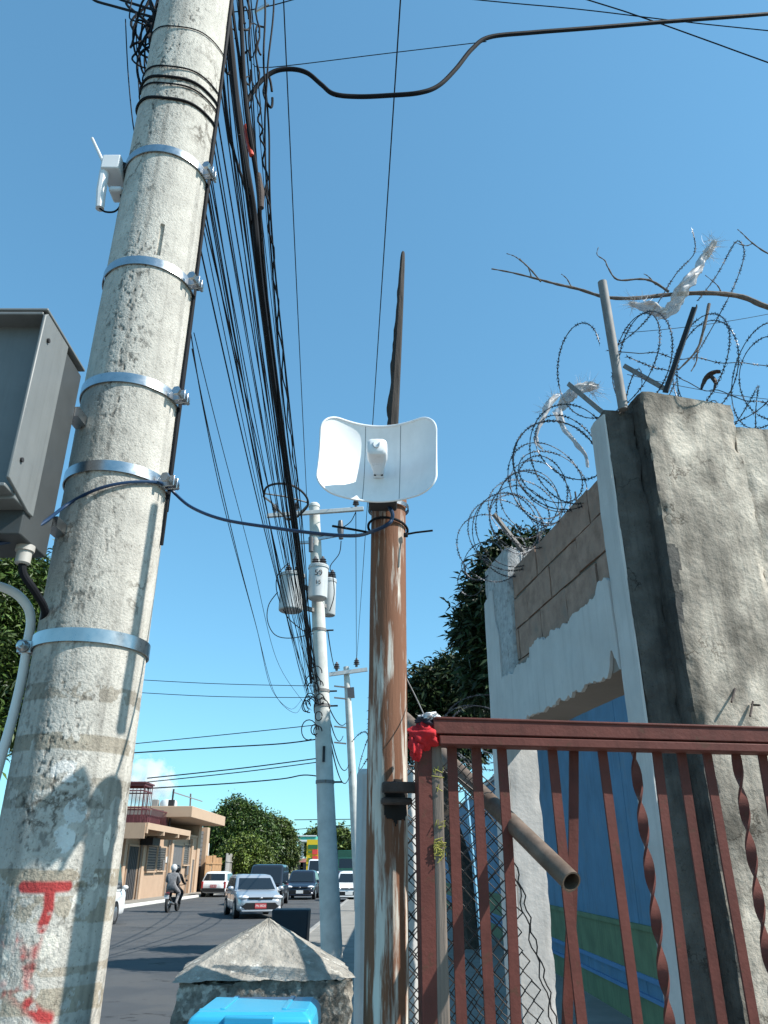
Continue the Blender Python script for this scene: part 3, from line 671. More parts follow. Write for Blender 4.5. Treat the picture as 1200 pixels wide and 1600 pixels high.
ch2 = MB(); weave(ch2, -.10, 22, .013, .07, .09, .30, .0021)
e1 = []; e2 = []
for k, z in enumerate(np.arange(1.78, .5, -.018)):
    r = rmax(z); e1.append(CPt(r+.006*math.sin(k*1.9), z)); e2.append(CPt(r-.01+.007*math.sin(k*1.3+1), z))
fc = thing('chain_link_fence', 'torn rusty chain link mesh hanging behind the gate bars', 'fence', (.2, 2.35, .5))
ch.build('mesh', M_chain, fc, kind='stuff'); ch2.build('folded_mesh', M_chain, fc, kind='stuff'); MB().tube(e1, .0022, 5).build('torn_edge', M_chain, fc); MB().tube(e2, .002, 5).build('torn_edge', M_chain, fc)
MB().tube([GP(-.06, CD, 1.93), GP(.12, CD, 1.9), GP(.26, CD+.01, 1.80)], .003, 6).build('tension_wire', M_chain, fc)

# ------------------------------------------------------------------ compound wall on the right (same bearing as the gate)
O = Vector((1.36, 4.07, 0))
def LP(r, d, z): return O + ER*r + ED*d + UP*z
def loc(W): return np.array(O)[None, :] + W[:, :1]*np.array(ER) + W[:, 1:2]*np.array(ED) + W[:, 2:3]*np.array(UP)
bw = thing('boundary_wall', 'white painted wall frame with bare block courses and an opening', 'wall', tuple(O))
def rbox(name, m, par, dims, res, amp, fr=3, seed=0, chip=0., white=None, fn=None, colf=None):
    W, F = rough_box(*dims, res, amp, fr, seed, chip, fn)
    col = colf(W) if colf else np.ones((len(W), 3))
    return npmesh(name, loc(W), F, m, par, col=col, ang=50)
# near pillar core (raw concrete, its shade painted into the colour) and its painted street face
rbox('pillar_core', M_rawd, bw, (.0, .19, 0, .19, 0.05, 4.22), .025, .010, 3, 1, .02)
def plaster(name, m, d0, d1, zb, zt, thick, r0, seed, res=.016):
    """painted skin on the street face with ragged edges; zb, zt functions of d"""
    ds_ = np.arange(d0, d1+res*.5, res); nz_ = 90; V = []; n1 = len(ds_)
    for off in (0, 1):
        for j in range(nz_):
            for d in ds_:
                a, b = zb(d), zt(d); z = a+(b-a)*j/(nz_-1)
                bumpn = .004*(float(0))
                V.append((r0-(thick if off == 0 else 0), d, z))
    V = np.array(V); nn = fbm(V[:, 1]*5, V[:, 2]*5, V[:, 0]*0, seed, 4)-.5
    V[:n1*nz_, 0] += nn[:n1*nz_]*.012
    # ragged side edges
    F = gridfaces(n1, nz_); h = n1*nz_; F2 = F[:, ::-1]+h; ed = []
    for i in range(n1-1): ed += [(i, i+h, i+1+h, i+1), ((nz_-1)*n1+i, (nz_-1)*n1+i+1, (nz_-1)*n1+i+1+h, (nz_-1)*n1+i+h)]
    for j in range(nz_-1):
        a = j*n1; ed += [(a, a+n1, a+n1+h, a+h)]; a = j*n1+n1-1; ed += [(a, a+h, a+n1+h, a+n1)]
    return npmesh(name, loc(V), np.concatenate([F, F2, np.array(ed)]), m, bw, ang=40)
def rg(seed, amp, f=14):
    return lambda d: amp*(float(fbm(d*f, seed, 0, seed, 4))-.5)*2
r1, r2, r3 = rg(3, .05), rg(5, .035, 22), rg(9, .02)
plaster('white_plaster', M_white, 0.004, .20, lambda d: .05, lambda d: 4.2+r3(d), .013, 0, 21)
plaster('white_plaster', M_white, .2005, 2.31, lambda d: 2.635+.02+r2(d)*(1 if d > .3 else 1.6)+(.10*math.exp(-((d-.27)/.06)**2)), lambda d: 3.13+r1(d)+.09*math.exp(-((d-.3)/.12)**2)-(.06 if d > 1.6 else 0), .022, 0, 23)
plaster('white_plaster', M_white, 2.3105, 2.66, lambda d: .05, lambda d: (3.45+(d-2.31)*1.6 if d < 2.4 else 3.85)+r1(d), .016, 0, 25)
rbox('pillar_core', M_greywall, bw, (.0, .25, 2.02, 2.655, 2.66, 4.12), .03, .012, 4, 5, .02)
rbox('jamb_pillar', M_white, bw, (.0, .245, 2.315, 2.65, .05, 2.66), .04, .006, 4, 6, .012)
rbox('lintel_beam', M_soffit, bw, (.002, .33, .19, 2.02, 2.665, 3.10), .05, .006, 3, 7, .0)
MB().box(LP(.125, 1.1, 3.42), (.16, 1.84, .66), RM).build('mortar_core', M_mortar, bw, smooth=False)
# blocks, each its own piece
zc0 = 3.90
for row in range(4):
    z1_ = zc0-row*.255; z0_ = z1_-.238; off_ = .0 if row % 2 else .25
    d = .205-off_
    while d < 1.99:
        a, b = max(.205, d), min(2.01, d+.485)
        if b-a > .05:
            ins = random.uniform(0, .010); zz1 = z1_ - (random.uniform(0, .03) if row == 0 else 0)
            rb = random.uniform(-.005, .005)
            W, F = rough_box(.028+ins, .22, a, b, max(2.9, z0_+rb), zz1+rb, .05, .008, 8, row*7+int(d*10), .0)
            o = npmesh('block', loc(W), F, M_block, bw, ang=40)
        d += .5
for d in (.42, .8, 1.17, 1.55): MB().tube([LP(.12, d, 3.85), LP(.12, d+.01, 4.03+.04*math.sin(d*9))], .006, 6).build('starter_bar', M_ironrust, bw)
# big lit column
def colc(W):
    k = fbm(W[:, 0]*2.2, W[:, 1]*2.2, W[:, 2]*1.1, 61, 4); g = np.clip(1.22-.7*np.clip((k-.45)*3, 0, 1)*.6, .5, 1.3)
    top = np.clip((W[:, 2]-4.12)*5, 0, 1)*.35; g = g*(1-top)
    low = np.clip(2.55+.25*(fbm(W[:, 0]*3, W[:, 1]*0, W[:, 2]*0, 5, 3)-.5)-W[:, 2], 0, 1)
    mould_shade = np.clip((fbm(W[:, 0]*4, W[:, 1]*4, W[:, 2]*1.6, 77, 4)-.47+.22*np.clip(1-(W[:, 0]-.19)/.10, 0, 1))*6, 0, 1)   # mouldy black blotches, plus shade painted in along the street corner
    g = g*(1-.5*mould_shade); return np.stack([g, g*.985, g*.955], -1)
def lean(W, V):
    W = W.copy(); W[:, 1] += np.where(V[:, 1] < 0, (V[:, 0]-.188)*.085, 0); return W
cc = thing('concrete_column', 'tall rough concrete column catching the sun beside the gate', 'column', tuple(LP(.5, -.05, 0)))
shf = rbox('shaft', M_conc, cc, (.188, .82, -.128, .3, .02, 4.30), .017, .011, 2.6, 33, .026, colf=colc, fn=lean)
shf.data.materials.append(M_rawd)                        # shade of the street face, painted in as darker concrete
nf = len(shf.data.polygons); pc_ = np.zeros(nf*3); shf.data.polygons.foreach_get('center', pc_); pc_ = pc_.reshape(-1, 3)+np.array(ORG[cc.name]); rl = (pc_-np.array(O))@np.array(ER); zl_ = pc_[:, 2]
edge_ = .196+.035*np.clip(fbm(zl_*3, zl_*0, zl_*0, 8, 4)-.42, 0, 1)*4*(zl_ < 3.3)  # ragged limit of the painted shade, straying onto the front face
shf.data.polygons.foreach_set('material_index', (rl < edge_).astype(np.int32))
for (u, v), (du, dv) in (((1152, 1075), (-9, 22)), ((1180, 1095), (-8, 24)), ((1178, 1100), (9, 2))):
    a = PN(u, v, LP(0, -.13, 0), ED); b = PN(u+du, v+dv, LP(0, -.16, 0), ED); MB().tube([a+ED*.02, b], .006, 6).build('protruding_nail', M_ironrust, cc)
rw = thing('concrete_wall', 'rough grey concrete wall running on behind the tall column', 'wall', tuple(LP(1.6, .1, 0)))
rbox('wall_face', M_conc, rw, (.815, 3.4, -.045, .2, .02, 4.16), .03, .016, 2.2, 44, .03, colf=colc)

# fence posts along the wall top
def post(p, q, r, m, name, label, n=12, angle=False):
    b = MB()
    if angle:
        a, c = frame(Vector(q)-Vector(p)); b.bar(p, q, r*2, .006); b.bar(Vector(p)+c*r-a*r, Vector(q)+c*r-a*r, .006, r*2)
    else: b.tube([p, q], r, n)
    return tag(b.build(name, m), label, 'post')
post(P(974, 640, 4.05), P(941, 441, 4.02), .030, M_galvd, 'steel_pipe_post', 'grey steel pipe post standing upright on the white pillar')
post(P(1043, 612, 4.05), P(1089, 478, 3.95), .016, M_dgrey, 'angle_iron_post', 'dark angle iron leaning outward on the concrete column', angle=True)
post(P(1040, 612, 4.15), P(975, 575, 4.35), .014, M_galvd, 'angle_iron_post', 'grey angle iron lying low behind the pipe post', angle=True)
post(P(956, 660, 4.12), P(888, 603, 4.35), .014, M_galvd, 'angle_iron_post', 'grey angle iron poking out beside the white pillar', angle=True)
post(P(820, 868, 5.75), P(770, 804, 5.6), .012, M_galvd, 'angle_iron_post', 'bright angle iron leaning out at the far end of the block wall', angle=True)

# razor wire
def blades(path, step, b, sz=.024, wd=.014):
    acc = 0
    for p, q in zip(path[:-1], path[1:]):
        L = (q-p).length
        while acc < L:
            c = p.lerp(q, acc/L); t = (q-p).normalized(); a, n_ = frame(t); an = random.uniform(0, 6.28); n_ = a*math.cos(an)+n_*math.sin(an); m_ = t.cross(n_)
            e = m_*.0012
            for st_ in (1, -1):
                for sn in (1, -1):
                    tip = c+t*st_*sz+n_*sn*wd
                    b.add([c-t*.004*st_+e, c+t*.010*st_+e, tip], [(0, 1, 2)]); b.add([c-t*.004*st_-e, c+t*.010*st_-e, tip], [(0, 1, 2)])
            acc += step
        acc -= L
def razor(name, label, path, loose=0., r=.0032, step=.045, group='razor wire along the wall tops'):
    t = thing(name, label, 'razor wire', path[len(path)//2], group=group)
    MB().tube(path, r, 5).build('core_wire', M_wire, t); b = MB(); blades(path, step, b); b.build('barbs', M_wire, t, smooth=False, kind='stuff')
    return t
def coil(c0, c1, rad, turns, seed, sq=(1, 1), lean_=0.):
    c0 = Vector(c0); c1 = Vector(c1); ax = (c1-c0).normalized(); a, b = frame(ax); pts = []; N = int(turns*40)
    for i in range(N+1):
        t = i/N; q = 2*math.pi*turns*t; rr = rad*(1+.26*(float(vnoise(t*turns*1.1, seed, 0, 7))-.5)*2)
        tw = ax*(.10*math.sin(q*.5+seed)+.06*math.sin(q+seed*2))
        jx = .05*(float(vnoise(t*turns*2.3, seed, 9, 8))-.5)*2
        pts.append(c0.lerp(c1, t) + a*(rr*sq[0]*math.cos(q)+jx) + b*(rr*sq[1]*math.sin(q)+jx) + tw)
    return pts
razor('razor_wire_coil', 'tight razor wire coil along the top of the block wall', coil(LP(-.10, .25, 4.12), LP(-.10, 1.95, 4.10), .265, 17, 1, (1, 1.0)))
razor('razor_wire_coil', 'loose razor wire loops high over the concrete column', coil(LP(-.05, .1, 4.62), LP(2.2, .1, 4.70), .33, 10, 4, (1, 1.0)))
razor('razor_wire_coil', 'low razor wire coil trailing past the concrete column top', coil(LP(.3, .3, 4.42), LP(2.6, .28, 4.42), .22, 8, 9, (1, 1.)))
razor('razor_wire_strand', 'lowest razor strand just above the concrete column', cat_pts(P(985, 560, 4.2), P(1240, 640, 4.4), .05, 40, .05, 1))
razor('razor_wire_strand', 'razor strand stretched rightward from the pipe post', cat_pts(P(955, 545, 4.1), P(1250, 575, 4.4), .02, 40, .04, 2), step=.1)
razor('razor_wire_strand', 'razor strand climbing toward the snagged plastic', spline([P(965, 540, 4.1), P(1010, 500, 4.1), P(1055, 430, 4.1), P(1085, 395, 4.1), P(1082, 360, 4.1)], 14))
razor('razor_wire_strand', 'razor strand rising beside the dead branch at the picture edge', spline([P(1085, 560, 4.2), P(1125, 490, 4.2), P(1150, 440, 4.2), P(1163, 395, 4.2), P(1150, 378, 4.2), P(1120, 430, 4.2), P(1090, 470, 4.2)], 14))
razor('razor_wire_coil', 'small razor wire tangle behind the pale pillar and rusty pole', coil(P(560, 1165, 7.2), P(640, 1180, 7.4), .16, 5, 12))
razor('razor_wire_coil', 'dim razor wire coil below the dark tree behind the gate', coil(P(700, 1225, 8.6), P(765, 1120, 7.4), .32, 8, 15))
razor('razor_wire_coil', 'short razor wire curl on the far grey pillar', coil(LP(-.1, 2.3, 4.16), LP(-.05, 3.0, 4.14), .15, 3, 18))
for k, (u0, v0, u1, v1) in enumerate(((975, 520, 1250, 480), (980, 585, 1250, 628))):
    tag(MB().tube(cat_pts(P(u0, v0, 4.1), P(u1, v1, 4.4), .03, 16), .0022, 5).build('plain_wire', M_wire), ['plain wire stretched high between the wall top posts', 'plain wire stretched low over the concrete column'][k], 'wire')
# dead branch
bt = thing('dead_branch', 'bare dead branch caught across the razor wire', 'branch', P(1100, 465, 4.15))
def limb(pix, r0, r1, name='limb', Y=4.15):
    pts = spline([P(u, v, Y+.02*math.sin(u*.05)) for u, v in pix], 5); k = len(pts)
    return MB().tube(pts, [r0+(r1-r0)*i/(k-1)+.0012*math.sin(i*2.1) for i in range(k)], 8).build(name, M_branch, bt)
limb([(1290, 505), (1200, 480), (1160, 464), (1110, 458), (1050, 460), (990, 466), (945, 464), (905, 452), (870, 444), (840, 436), (800, 426), (768, 420)], .020, .004, 'main_limb')
limb([(845, 440), (828, 420), (812, 406), (803, 400), (791, 396)], .006, .002); limb([(830, 432), (825, 418), (812, 404)], .005, .002); limb([(893, 449), (886, 436), (877, 428)], .005, .002)
limb([(1045, 456), (1020, 440), (1000, 436), (965, 437), (950, 418), (945, 407), (933, 398), (935, 386)], .009, .002); limb([(1025, 445), (1013, 432), (1006, 428)], .005, .002)
limb([(1126, 455), (1120, 445), (1102, 430)], .005, .002); limb([(1230, 405), (1200, 396), (1176, 380), (1160, 365), (1152, 358)], .007, .002); limb([(1176, 380), (1165, 384), (1146, 378)], .004, .002)
limb([(1108, 475), (1098, 520), (1088, 548), (1060, 578)], .011, .005); limb([(1090, 545), (1088, 565), (1080, 580)], .006, .003)
# snagged plastic
def film(t, pix, Y, rpx, seed, m):
    pts = spline([P(u, v, Y+.03*math.sin(u*.11)) for u, v in pix], 7); k = len(pts); n = 18; V = []
    for i, p_ in enumerate(pts):
        tg = (pts[min(i+1, k-1)]-pts[max(i-1, 0)]).normalized(); a_, b2_ = frame(tg); f_ = i/(k-1)*(len(rpx)-1); j0 = min(int(f_), len(rpx)-2); rr = (rpx[j0]+(rpx[j0+1]-rpx[j0])*(f_-j0))/FPX*5
        for j in range(n):
            q = 2*math.pi*j/n; nz2 = float(fbm(math.cos(q)*1.6+seed, math.sin(q)*1.6, i*.22, seed, 3)); r_ = rr*(.35+1.3*nz2+.22*math.sin(5*q+i*.5))
            V.append(p_+a_*(r_*math.cos(q))+b2_*(r_*.6*math.sin(q))+tg*((nz2-.5)*.03))
    return npmesh('crumpled_film', np.array([tuple(v) for v in V]), gridfaces(n, k, True), m, t, ang=80)
def fringe(t, ends, n, L, m, seed):
    rg_ = random.Random(seed); b = MB()
    for _ in range(n):
        c, d0 = rg_.choice(ends); d = (Vector(d0)+Vector([rg_.gauss(0, .55) for _ in range(3)])).normalized(); a_, e_ = frame(d); an = rg_.uniform(0, 3.14); sd = a_*math.cos(an)+e_*math.sin(an)
        c = Vector(c)+Vector([rg_.gauss(0, .018) for _ in range(3)]); w_ = rg_.uniform(.0008, .004); ll = L*rg_.uniform(.4, 1.2); cv_ = Vector([rg_.gauss(0, .35) for _ in range(3)]); pr = None
        for i in range(6):
            q = i/5; cc_ = c+d*(ll*q)+cv_*(ll*q*q*.7); cur = (cc_-sd*w_*(1-q*.8), cc_+sd*w_*(1-q*.8))
            if pr: b.add([pr[0], pr[1], cur[1], cur[0]], [(0, 1, 2, 3)])
            pr = cur
    b.build('shreds', m, t, smooth=False, kind='stuff')
t = thing('snagged_plastic', 'shredded grey plastic bag tangled on the razor wire over the branch', 'plastic', P(1070, 445, 4.1))
film(t, [(1118, 376), (1108, 392), (1095, 408), (1090, 425)], 4.1, [4, 10, 8, 9], 3, M_plastic); film(t, [(1092, 420), (1078, 436), (1068, 452), (1056, 472), (1042, 488), (1030, 494)], 4.1, [9, 14, 17, 13, 12, 7], 5, M_plastic)
film(t, [(1036, 490), (1020, 482), (1000, 478), (984, 474)], 4.1, [8, 11, 8, 4], 7, M_plastic)
fringe(t, [(P(1110, 388, 4.1), (.8, 0, .25)), (P(1104, 394, 4.1), (.9, 0, -.1)), (P(1112, 378, 4.1), (.4, 0, .8)), (P(992, 476, 4.1), (-.7, 0, .5)), (P(1008, 470, 4.1), (0, 0, 1))], 170, .10, M_plastic, 4)
t = thing('snagged_plastic', 'pale shredded plastic caught beside the white pillar top', 'plastic', P(905, 612, 4.5))
film(t, [(935, 604), (915, 606), (898, 612), (884, 626), (876, 640)], 4.5, [4, 12, 13, 12, 6], 11, M_plastic); fringe(t, [(P(920, 606, 4.5), (.9, 0, .3)), (P(905, 606, 4.5), (.3, 0, .9)), (P(925, 612, 4.5), (.9, 0, -.2))], 130, .09, M_plastic, 6)
t = thing('snagged_plastic', 'long pale plastic strips hanging inside the razor wire coil', 'plastic', P(850, 660, 4.8))
film(t, [(872, 618), (858, 630), (850, 650), (840, 672), (838, 690), (848, 702)], 4.8, [6, 9, 6, 4, 3, 2], 13, M_plastic); film(t, [(872, 640), (880, 668), (898, 690), (915, 712), (918, 730)], 4.6, [7, 6, 4, 3, 2], 17, M_plastic)
fringe(t, [(P(866, 622, 4.8), (-.3, 0, .8)), (P(850, 640, 4.8), (-.6, 0, .2))], 60, .07, M_plastic, 9)
t = thing('snagged_rag', 'dark torn rag hanging from the low razor strand', 'rag', P(1108, 590, 4.2))
film(t, [(1126, 580), (1112, 583), (1102, 592), (1096, 608)], 4.2, [3, 5, 5, 2], 21, M_ironrust); film(t, [(1110, 586), (1118, 598), (1114, 612)], 4.2, [4, 4, 1], 23, M_ironrust)

# ------------------------------------------------------------------ blue wall beyond the opening, pale pillar, far things on the right
blw = thing('blue_wall', 'long blue painted wall with green band seen behind the gate', 'wall', (2.8, 16, 0))
for i in range(14): MB().box((2.95, 8.3+i*2.6, 1.85), (.3, 2.585, 3.7)).build('wall_panel', M_blue, blw, bevel=.006)
YM = 8.3-1.3+36.4/2
MB().box((2.79, YM, .845), (.012, 36.3, .44)).build('green_band', M_green, blw, smooth=False); MB().box((2.79, YM, .20), (.012, 36.3, .41)).build('green_band', M_green, blw, smooth=False)
MB().box((2.785, YM, 1.08), (.05, 36.3, .055)).build('ledge', M_green, blw, smooth=False); MB().box((2.785, YM, .605), (.04, 36.3, .05)).build('ledge', M_stripe, blw, smooth=False)
MB().box((2.785, YM, .425), (.04, 36.3, .04)).build('ledge', M_stripe, blw, smooth=False); MB().box((2.95, YM, 3.74), (.4, 36.3, .08)).build('coping', M_white, blw, smooth=False)
wp = thing('gate_pillar', 'pale painted pillar standing behind the rusty pole', 'pillar', (.03, 7, 0))
a = P(556, 1300, 7.); b = P(652, 1300, 7.); zt_ = P(600, 1200, 7).z
MB().box(((a.x+b.x)/2, 7.25, zt_/2), (b.x-a.x, .5, zt_)).build('shaft', M_white, wp, bevel=.05)
MB().box(((a.x+b.x)/2, 7.25, .25), (b.x-a.x+.06, .56, .5)).build('plinth', M_white, wp, bevel=.02)

# ------------------------------------------------------------------ pyramid-capped pillar and toolbox
PC = P(420, 1437, 2.78)
pyr = thing('capped_pillar', 'squat rough concrete pillar with a pyramid cap', 'pillar', (PC.x, PC.y, 0))
hw = .258; ang = R(8); zb_ = 1.365; za_ = PC.z
def pyrfn(W, V):
    t = np.clip((V[:, 2]-zb_)/(za_-zb_), 0, 1); k = 1-.985*t
    W = W.copy(); W[:, 0] = W[:, 0]*k; W[:, 1] = W[:, 1]*k; return W
W, F = rough_box(-hw, hw, -hw, hw, zb_, za_, .010, .011, 7, 71, .03, pyrfn)
# cap slopes: remap the flat top by radius
ca, sa = math.cos(ang), math.sin(ang)
def placed(W): return np.stack([PC.x+W[:, 0]*ca-W[:, 1]*sa, PC.y+W[:, 0]*sa+W[:, 1]*ca, W[:, 2]], -1)
npmesh('cap', placed(W), F, M_concr, pyr, ang=40)
W, F = rough_box(-hw+.012, hw-.012, -hw+.012, hw-.012, .1, zb_-.004, .012, .022, 12, 75, .03); npmesh('shaft', placed(W), F, M_rubble, pyr, ang=40)
LED = 1.165
lw = thing('low_plinth', 'low rough concrete plinth carrying the blue toolbox', 'plinth', (-.42, 2.2, 0))
W, F = rough_box(-.36, .30, 2.0, 2.46, .1, LED, .04, .008, 6, 81, .01); W[:, 0] -= .42; npmesh('block', W, F, M_rubble, lw, ang=40)
tb = thing('toolbox', 'bright blue plastic toolbox with lid latches', 'toolbox', (-.45, 2.2, LED))
xl, xr = P(291, 1590, 2.09).x, P(489, 1590, 2.09).x; yf, yb = 2.09, 2.36; ztp = P(400, 1556, yb).z
tbb = MB(); xm = (xl+xr)/2; wd = xr-xl
tbb.loft([[Vector((xm+x*wd*.5*k, (yf+yb)/2+y*(yb-yf)*.5*k, z)) for x, y in ((-1, -1), (1, -1), (1, 1), (-1, 1))] for k, z in ((.93, LED+.012), (.96, ztp-.062))]); tbb.build('tray', M_tool, tb, bevel=.006)
ld = MB(); ld.loft([[Vector((xm+x*wd*.5*k, (yf+yb)/2+y*(yb-yf)*.5*k, z)) for x, y in ((-1, -1), (1, -1), (1, 1), (-1, 1))] for k, z in ((1, ztp-.060), (1, ztp-.035), (.97, ztp-.012), (.86, ztp))]); lid = ld.build('lid', M_tool, tb, bevel=.006)
MB().box((xm, yf+.012, ztp-.016), (wd*.40, .05, .022)).build('handle_recess', M_toold, tb, bevel=.004)
MB().tube(spline([(xm-wd*.2, yf+.01, ztp-.03), (xm-wd*.19, yf-.02, ztp-.028), (xm, yf-.024, ztp-.028), (xm+wd*.19, yf-.02, ztp-.028), (xm+wd*.2, yf+.01, ztp-.03)]), .009, 10).build('handle', M_tool, tb)
for x in (-.36, .36):
    MB().box((xm+x*wd, yf-.004, ztp-.06), (.045, .014, .05)).build('latch', M_toold, tb, bevel=.003)
    MB().box((xm+x*wd*.99, yf+.06, ztp-.003), (.05, .012, .008)).build('lid_rib', M_tool, tb, bevel=.002)
for x in (-.25, .25): MB().box((xm+x*wd, (yf+yb)/2+.02, ztp+.0005), (.012, .2, .004)).build('lid_rib', M_tool, tb, bevel=.0015)
tag(MB().box((-2.12, 20, .41), (.78, .7, .82), None, 1.06).build('roadside_bin', M_bin, bevel=.03), 'dark navy box-shaped bin at the roadside behind the capped pillar', 'bin')

# ------------------------------------------------------------------ far utility poles
D2 = 16.0
b2 = P(518, 1480, D2); t2 = P(491, 793, D2); k = (t2-b2)/(t2.z-b2.z); b2 = b2-k*(b2.z-.05)
u2 = thing('utility_pole', 'pale concrete pole carrying the transformers behind the cables', 'utility pole', tuple(b2))
def ax2(z): return b2+(t2-b2)*((z-b2.z)/(t2.z-b2.z))
MB().tube([b2.lerp(t2, i/30) for i in range(31)], [.20-.083*i/30 for i in range(31)], 28).build('shaft', M_pole2, u2)
MB().lathe([(.13, 0), (.125, .06), (.09, .1), (.02, .115)], 20, t2).build('cap', M_pole2, u2)
ca0, ca1 = P(417, 806, D2-.25), P(568, 795, D2-.25); arm = MB().bar(ca0, ca1, .08, .09).build('crossarm', M_xf, u2, bevel=.008)
def insulator(p, par, s=1., m=M_insul):
    pr = [(.03, 0), (.03, .05), (.075, .06), (.035, .085), (.07, .1), (.035, .125), (.06, .14), (.03, .165), (.02, .2)]
    return MB().lathe([(r*s, z*s) for r, z in pr], 12, p).build('insulator', m, par)
for u, v in ((430, 800), (463, 797), (556, 792)): insulator(P(u, v, D2-.25), u2)
for z in (P(500, 1080, D2).z, P(502, 1103, D2).z, P(495, 985, D2).z, P(508, 1222, D2).z, P(493, 838, D2).z):
    c = ax2(z); r = .20-.083*(z-b2.z)/(t2.z-b2.z)+.004
    MB().lathe([(r, -.03), (r+.01, -.03), (r+.01, .03), (r, .03)], 28, c, cap=False).build('steel_band', M_galvd, u2)
    MB().tube([c+Vector((r, 0, 0)), c+Vector((r+.16, -.02, 0))], .018, 8).build('band_bolt', M_dgrey, u2)
MB().bar(P(497, 842, D2-.2), P(530, 836, D2-.2), .05, .06).build('cutout_bracket', M_galv, u2)
MB().bar(P(467, 848, D2-.2), P(490, 847, D2-.2), .05, .06).build('cutout_bracket', M_galv, u2)
cut = MB().tube([P(533, 842, D2-.2), P(532, 828, D2-.2), P(532, 814, D2-.2)], [.05, .075, .05], 10).build('fuse_cutout', M_insul, u2)
cut = MB().tube([P(486, 862, D2-.2), P(486, 840, D2-.2)], [.05, .06], 10).build('fuse_cutout', M_insul, u2)
MB().box(P(506, 1178, D2-.19), (.05, .02, .3)).build('cast_slot', M_dgrey, u2)
def can(u, v0, v1, wpx, Yc, label, num):
    top = P(u, v0, Yc); bot = P(u+2, v1, Yc); d = (top-Vector((0, 0, CAMZ))).length; r = wpx/2/FPX*(Yc*_c+(top.z-CAMZ)*_s); h = top.z-bot.z
    t = thing('transformer', label, 'transformer', tuple(bot), group='pole transformers')
    MB().lathe([(r*.9, 0), (r*.97, .02), (r*.97, h*.93), (r*1.03, h*.94), (r*1.03, h*.985), (r*.9, h)], 28, bot).build('tank', M_xf, t, bevel=.01)
    MB().lathe([(r*1.05, h*.9), (r*1.05, h*.93)], 28, bot).build('lid_ring', M_xf, t)
    for q in (.7, 2.4):
        insulator(bot+Vector((r*.5*math.cos(q), r*.5*math.sin(q), h)), t, 1.2)
    dirc = (Vector((0, 0, bot.z))-bot); dirc.z = 0; dirc.normalize()
    if num:
        for k_, s_ in enumerate(('15', 'KVA')):
            cu = bpy.data.curves.new('t', 'FONT'); cu.body = ('50', '15')[k_]; cu.size = (.17, .13)[k_]; cu.align_x = 'CENTER'; cu.extrude = .002; to = bpy.data.objects.new('t', cu)
            me = to.to_mesh(); me = me.copy(); bpy.data.objects.remove(to); V = np.zeros(len(me.vertices)*3); me.vertices.foreach_get('co', V); V = V.reshape(-1, 3)
            rt = Vector((-dirc.y, dirc.x, 0)); W = []
            for vx, vy, vz in V:
                an = vx/r; W.append(bot + dirc*((r*1.0+.006+vz)*math.cos(an)) + rt*((r+.006+vz)*math.sin(an)) + Vector((0, 0, h*.62-.2*k_+vy)) - bot)
            me.vertices.foreach_set('co', np.array(W).ravel()); o = finish(me, 'stencil', M_xtxt, t, False)
    c = ax2(bot.z+h*.5); MB().bar(bot+Vector((0, 0, h*.75)), Vector((c.x, c.y, bot.z+h*.75)), .08, .08).build('hanger', M_galvd, t)
    MB().bar(bot+Vector((0, 0, h*.2)), Vector((c.x, c.y, bot.z+h*.2)), .08, .08).build('hanger', M_galvd, t)
can(452, 897, 955, 38, D2-.55, 'larger grey transformer can hanging behind the cable bundle', False)
can(494, 884, 936, 31, D2-.42, 'grey transformer can with stencilled numbers in front of its pole', True)
can(511, 905, 962, 22, D2+.42, 'grey transformer can half hidden behind its pole', False)
for k_, pts in enumerate(([P(451, 880, D2-.5), P(440, 890, D2-.7), P(432, 905, D2-.7), P(434, 930, D2-.7), P(450, 965, D2-.6), P(480, 990, D2-.3)],
                          [P(434, 925, D2-.7), P(420, 945, D2-.7), P(418, 970, D2-.7), P(430, 992, D2-.6), P(455, 997, D2-.5), P(490, 990, D2-.2)],
                          [P(533, 845, D2-.2), P(530, 865, D2-.2), P(516, 885, D2-.3), P(520, 900, D2-.3), P(522, 930, D2-.1), P(515, 955, D2)],
                          [P(556, 800, D2-.2), P(548, 815, D2-.2), P(536, 824, D2-.2)])):
    tag(MB().tube(spline(pts), .010, 6).build('jumper_lead', M_black), ['lead curving over the larger transformer can', 'lead looping below the larger transformer can', 'lead dropping from the fuse to the numbered transformer',
        'short lead from crossarm end to the fuse'][k_], 'wire', 'transformer leads')
D3 = 35.
b3 = P(561, 1400, D3); t3 = P(541, 1042, D3); k = (t3-b3)/(t3.z-b3.z); b3 = b3-k*(b3.z-.05)
u3 = thing('utility_pole', 'thin far concrete pole with a crossarm, half behind the rusty pole', 'utility pole', tuple(b3))
MB().tube([b3.lerp(t3, i/16) for i in range(17)], [.22-.09*i/16 for i in range(17)], 18).build('shaft', M_pole2, u3)
MB().bar(P(514, 1054, D3-.2), P(574, 1046, D3-.2), .14, .16).build('crossarm', M_xf, u3)
for u, v in ((526, 1048), (557, 1042)): insulator(P(u, v, D3-.2), u3, 2.)
MB().bar(P(548, 1075, D3), P(549, 1090, D3), .3, .3).build('switch_box', M_insul, u3)
for v in (1072, 1090, 1135, 1160): MB().bar(P(522, v, D3-.2), P(541, v+2, D3-.2), .06, .06).build('side_bracket', M_galvd, u3)

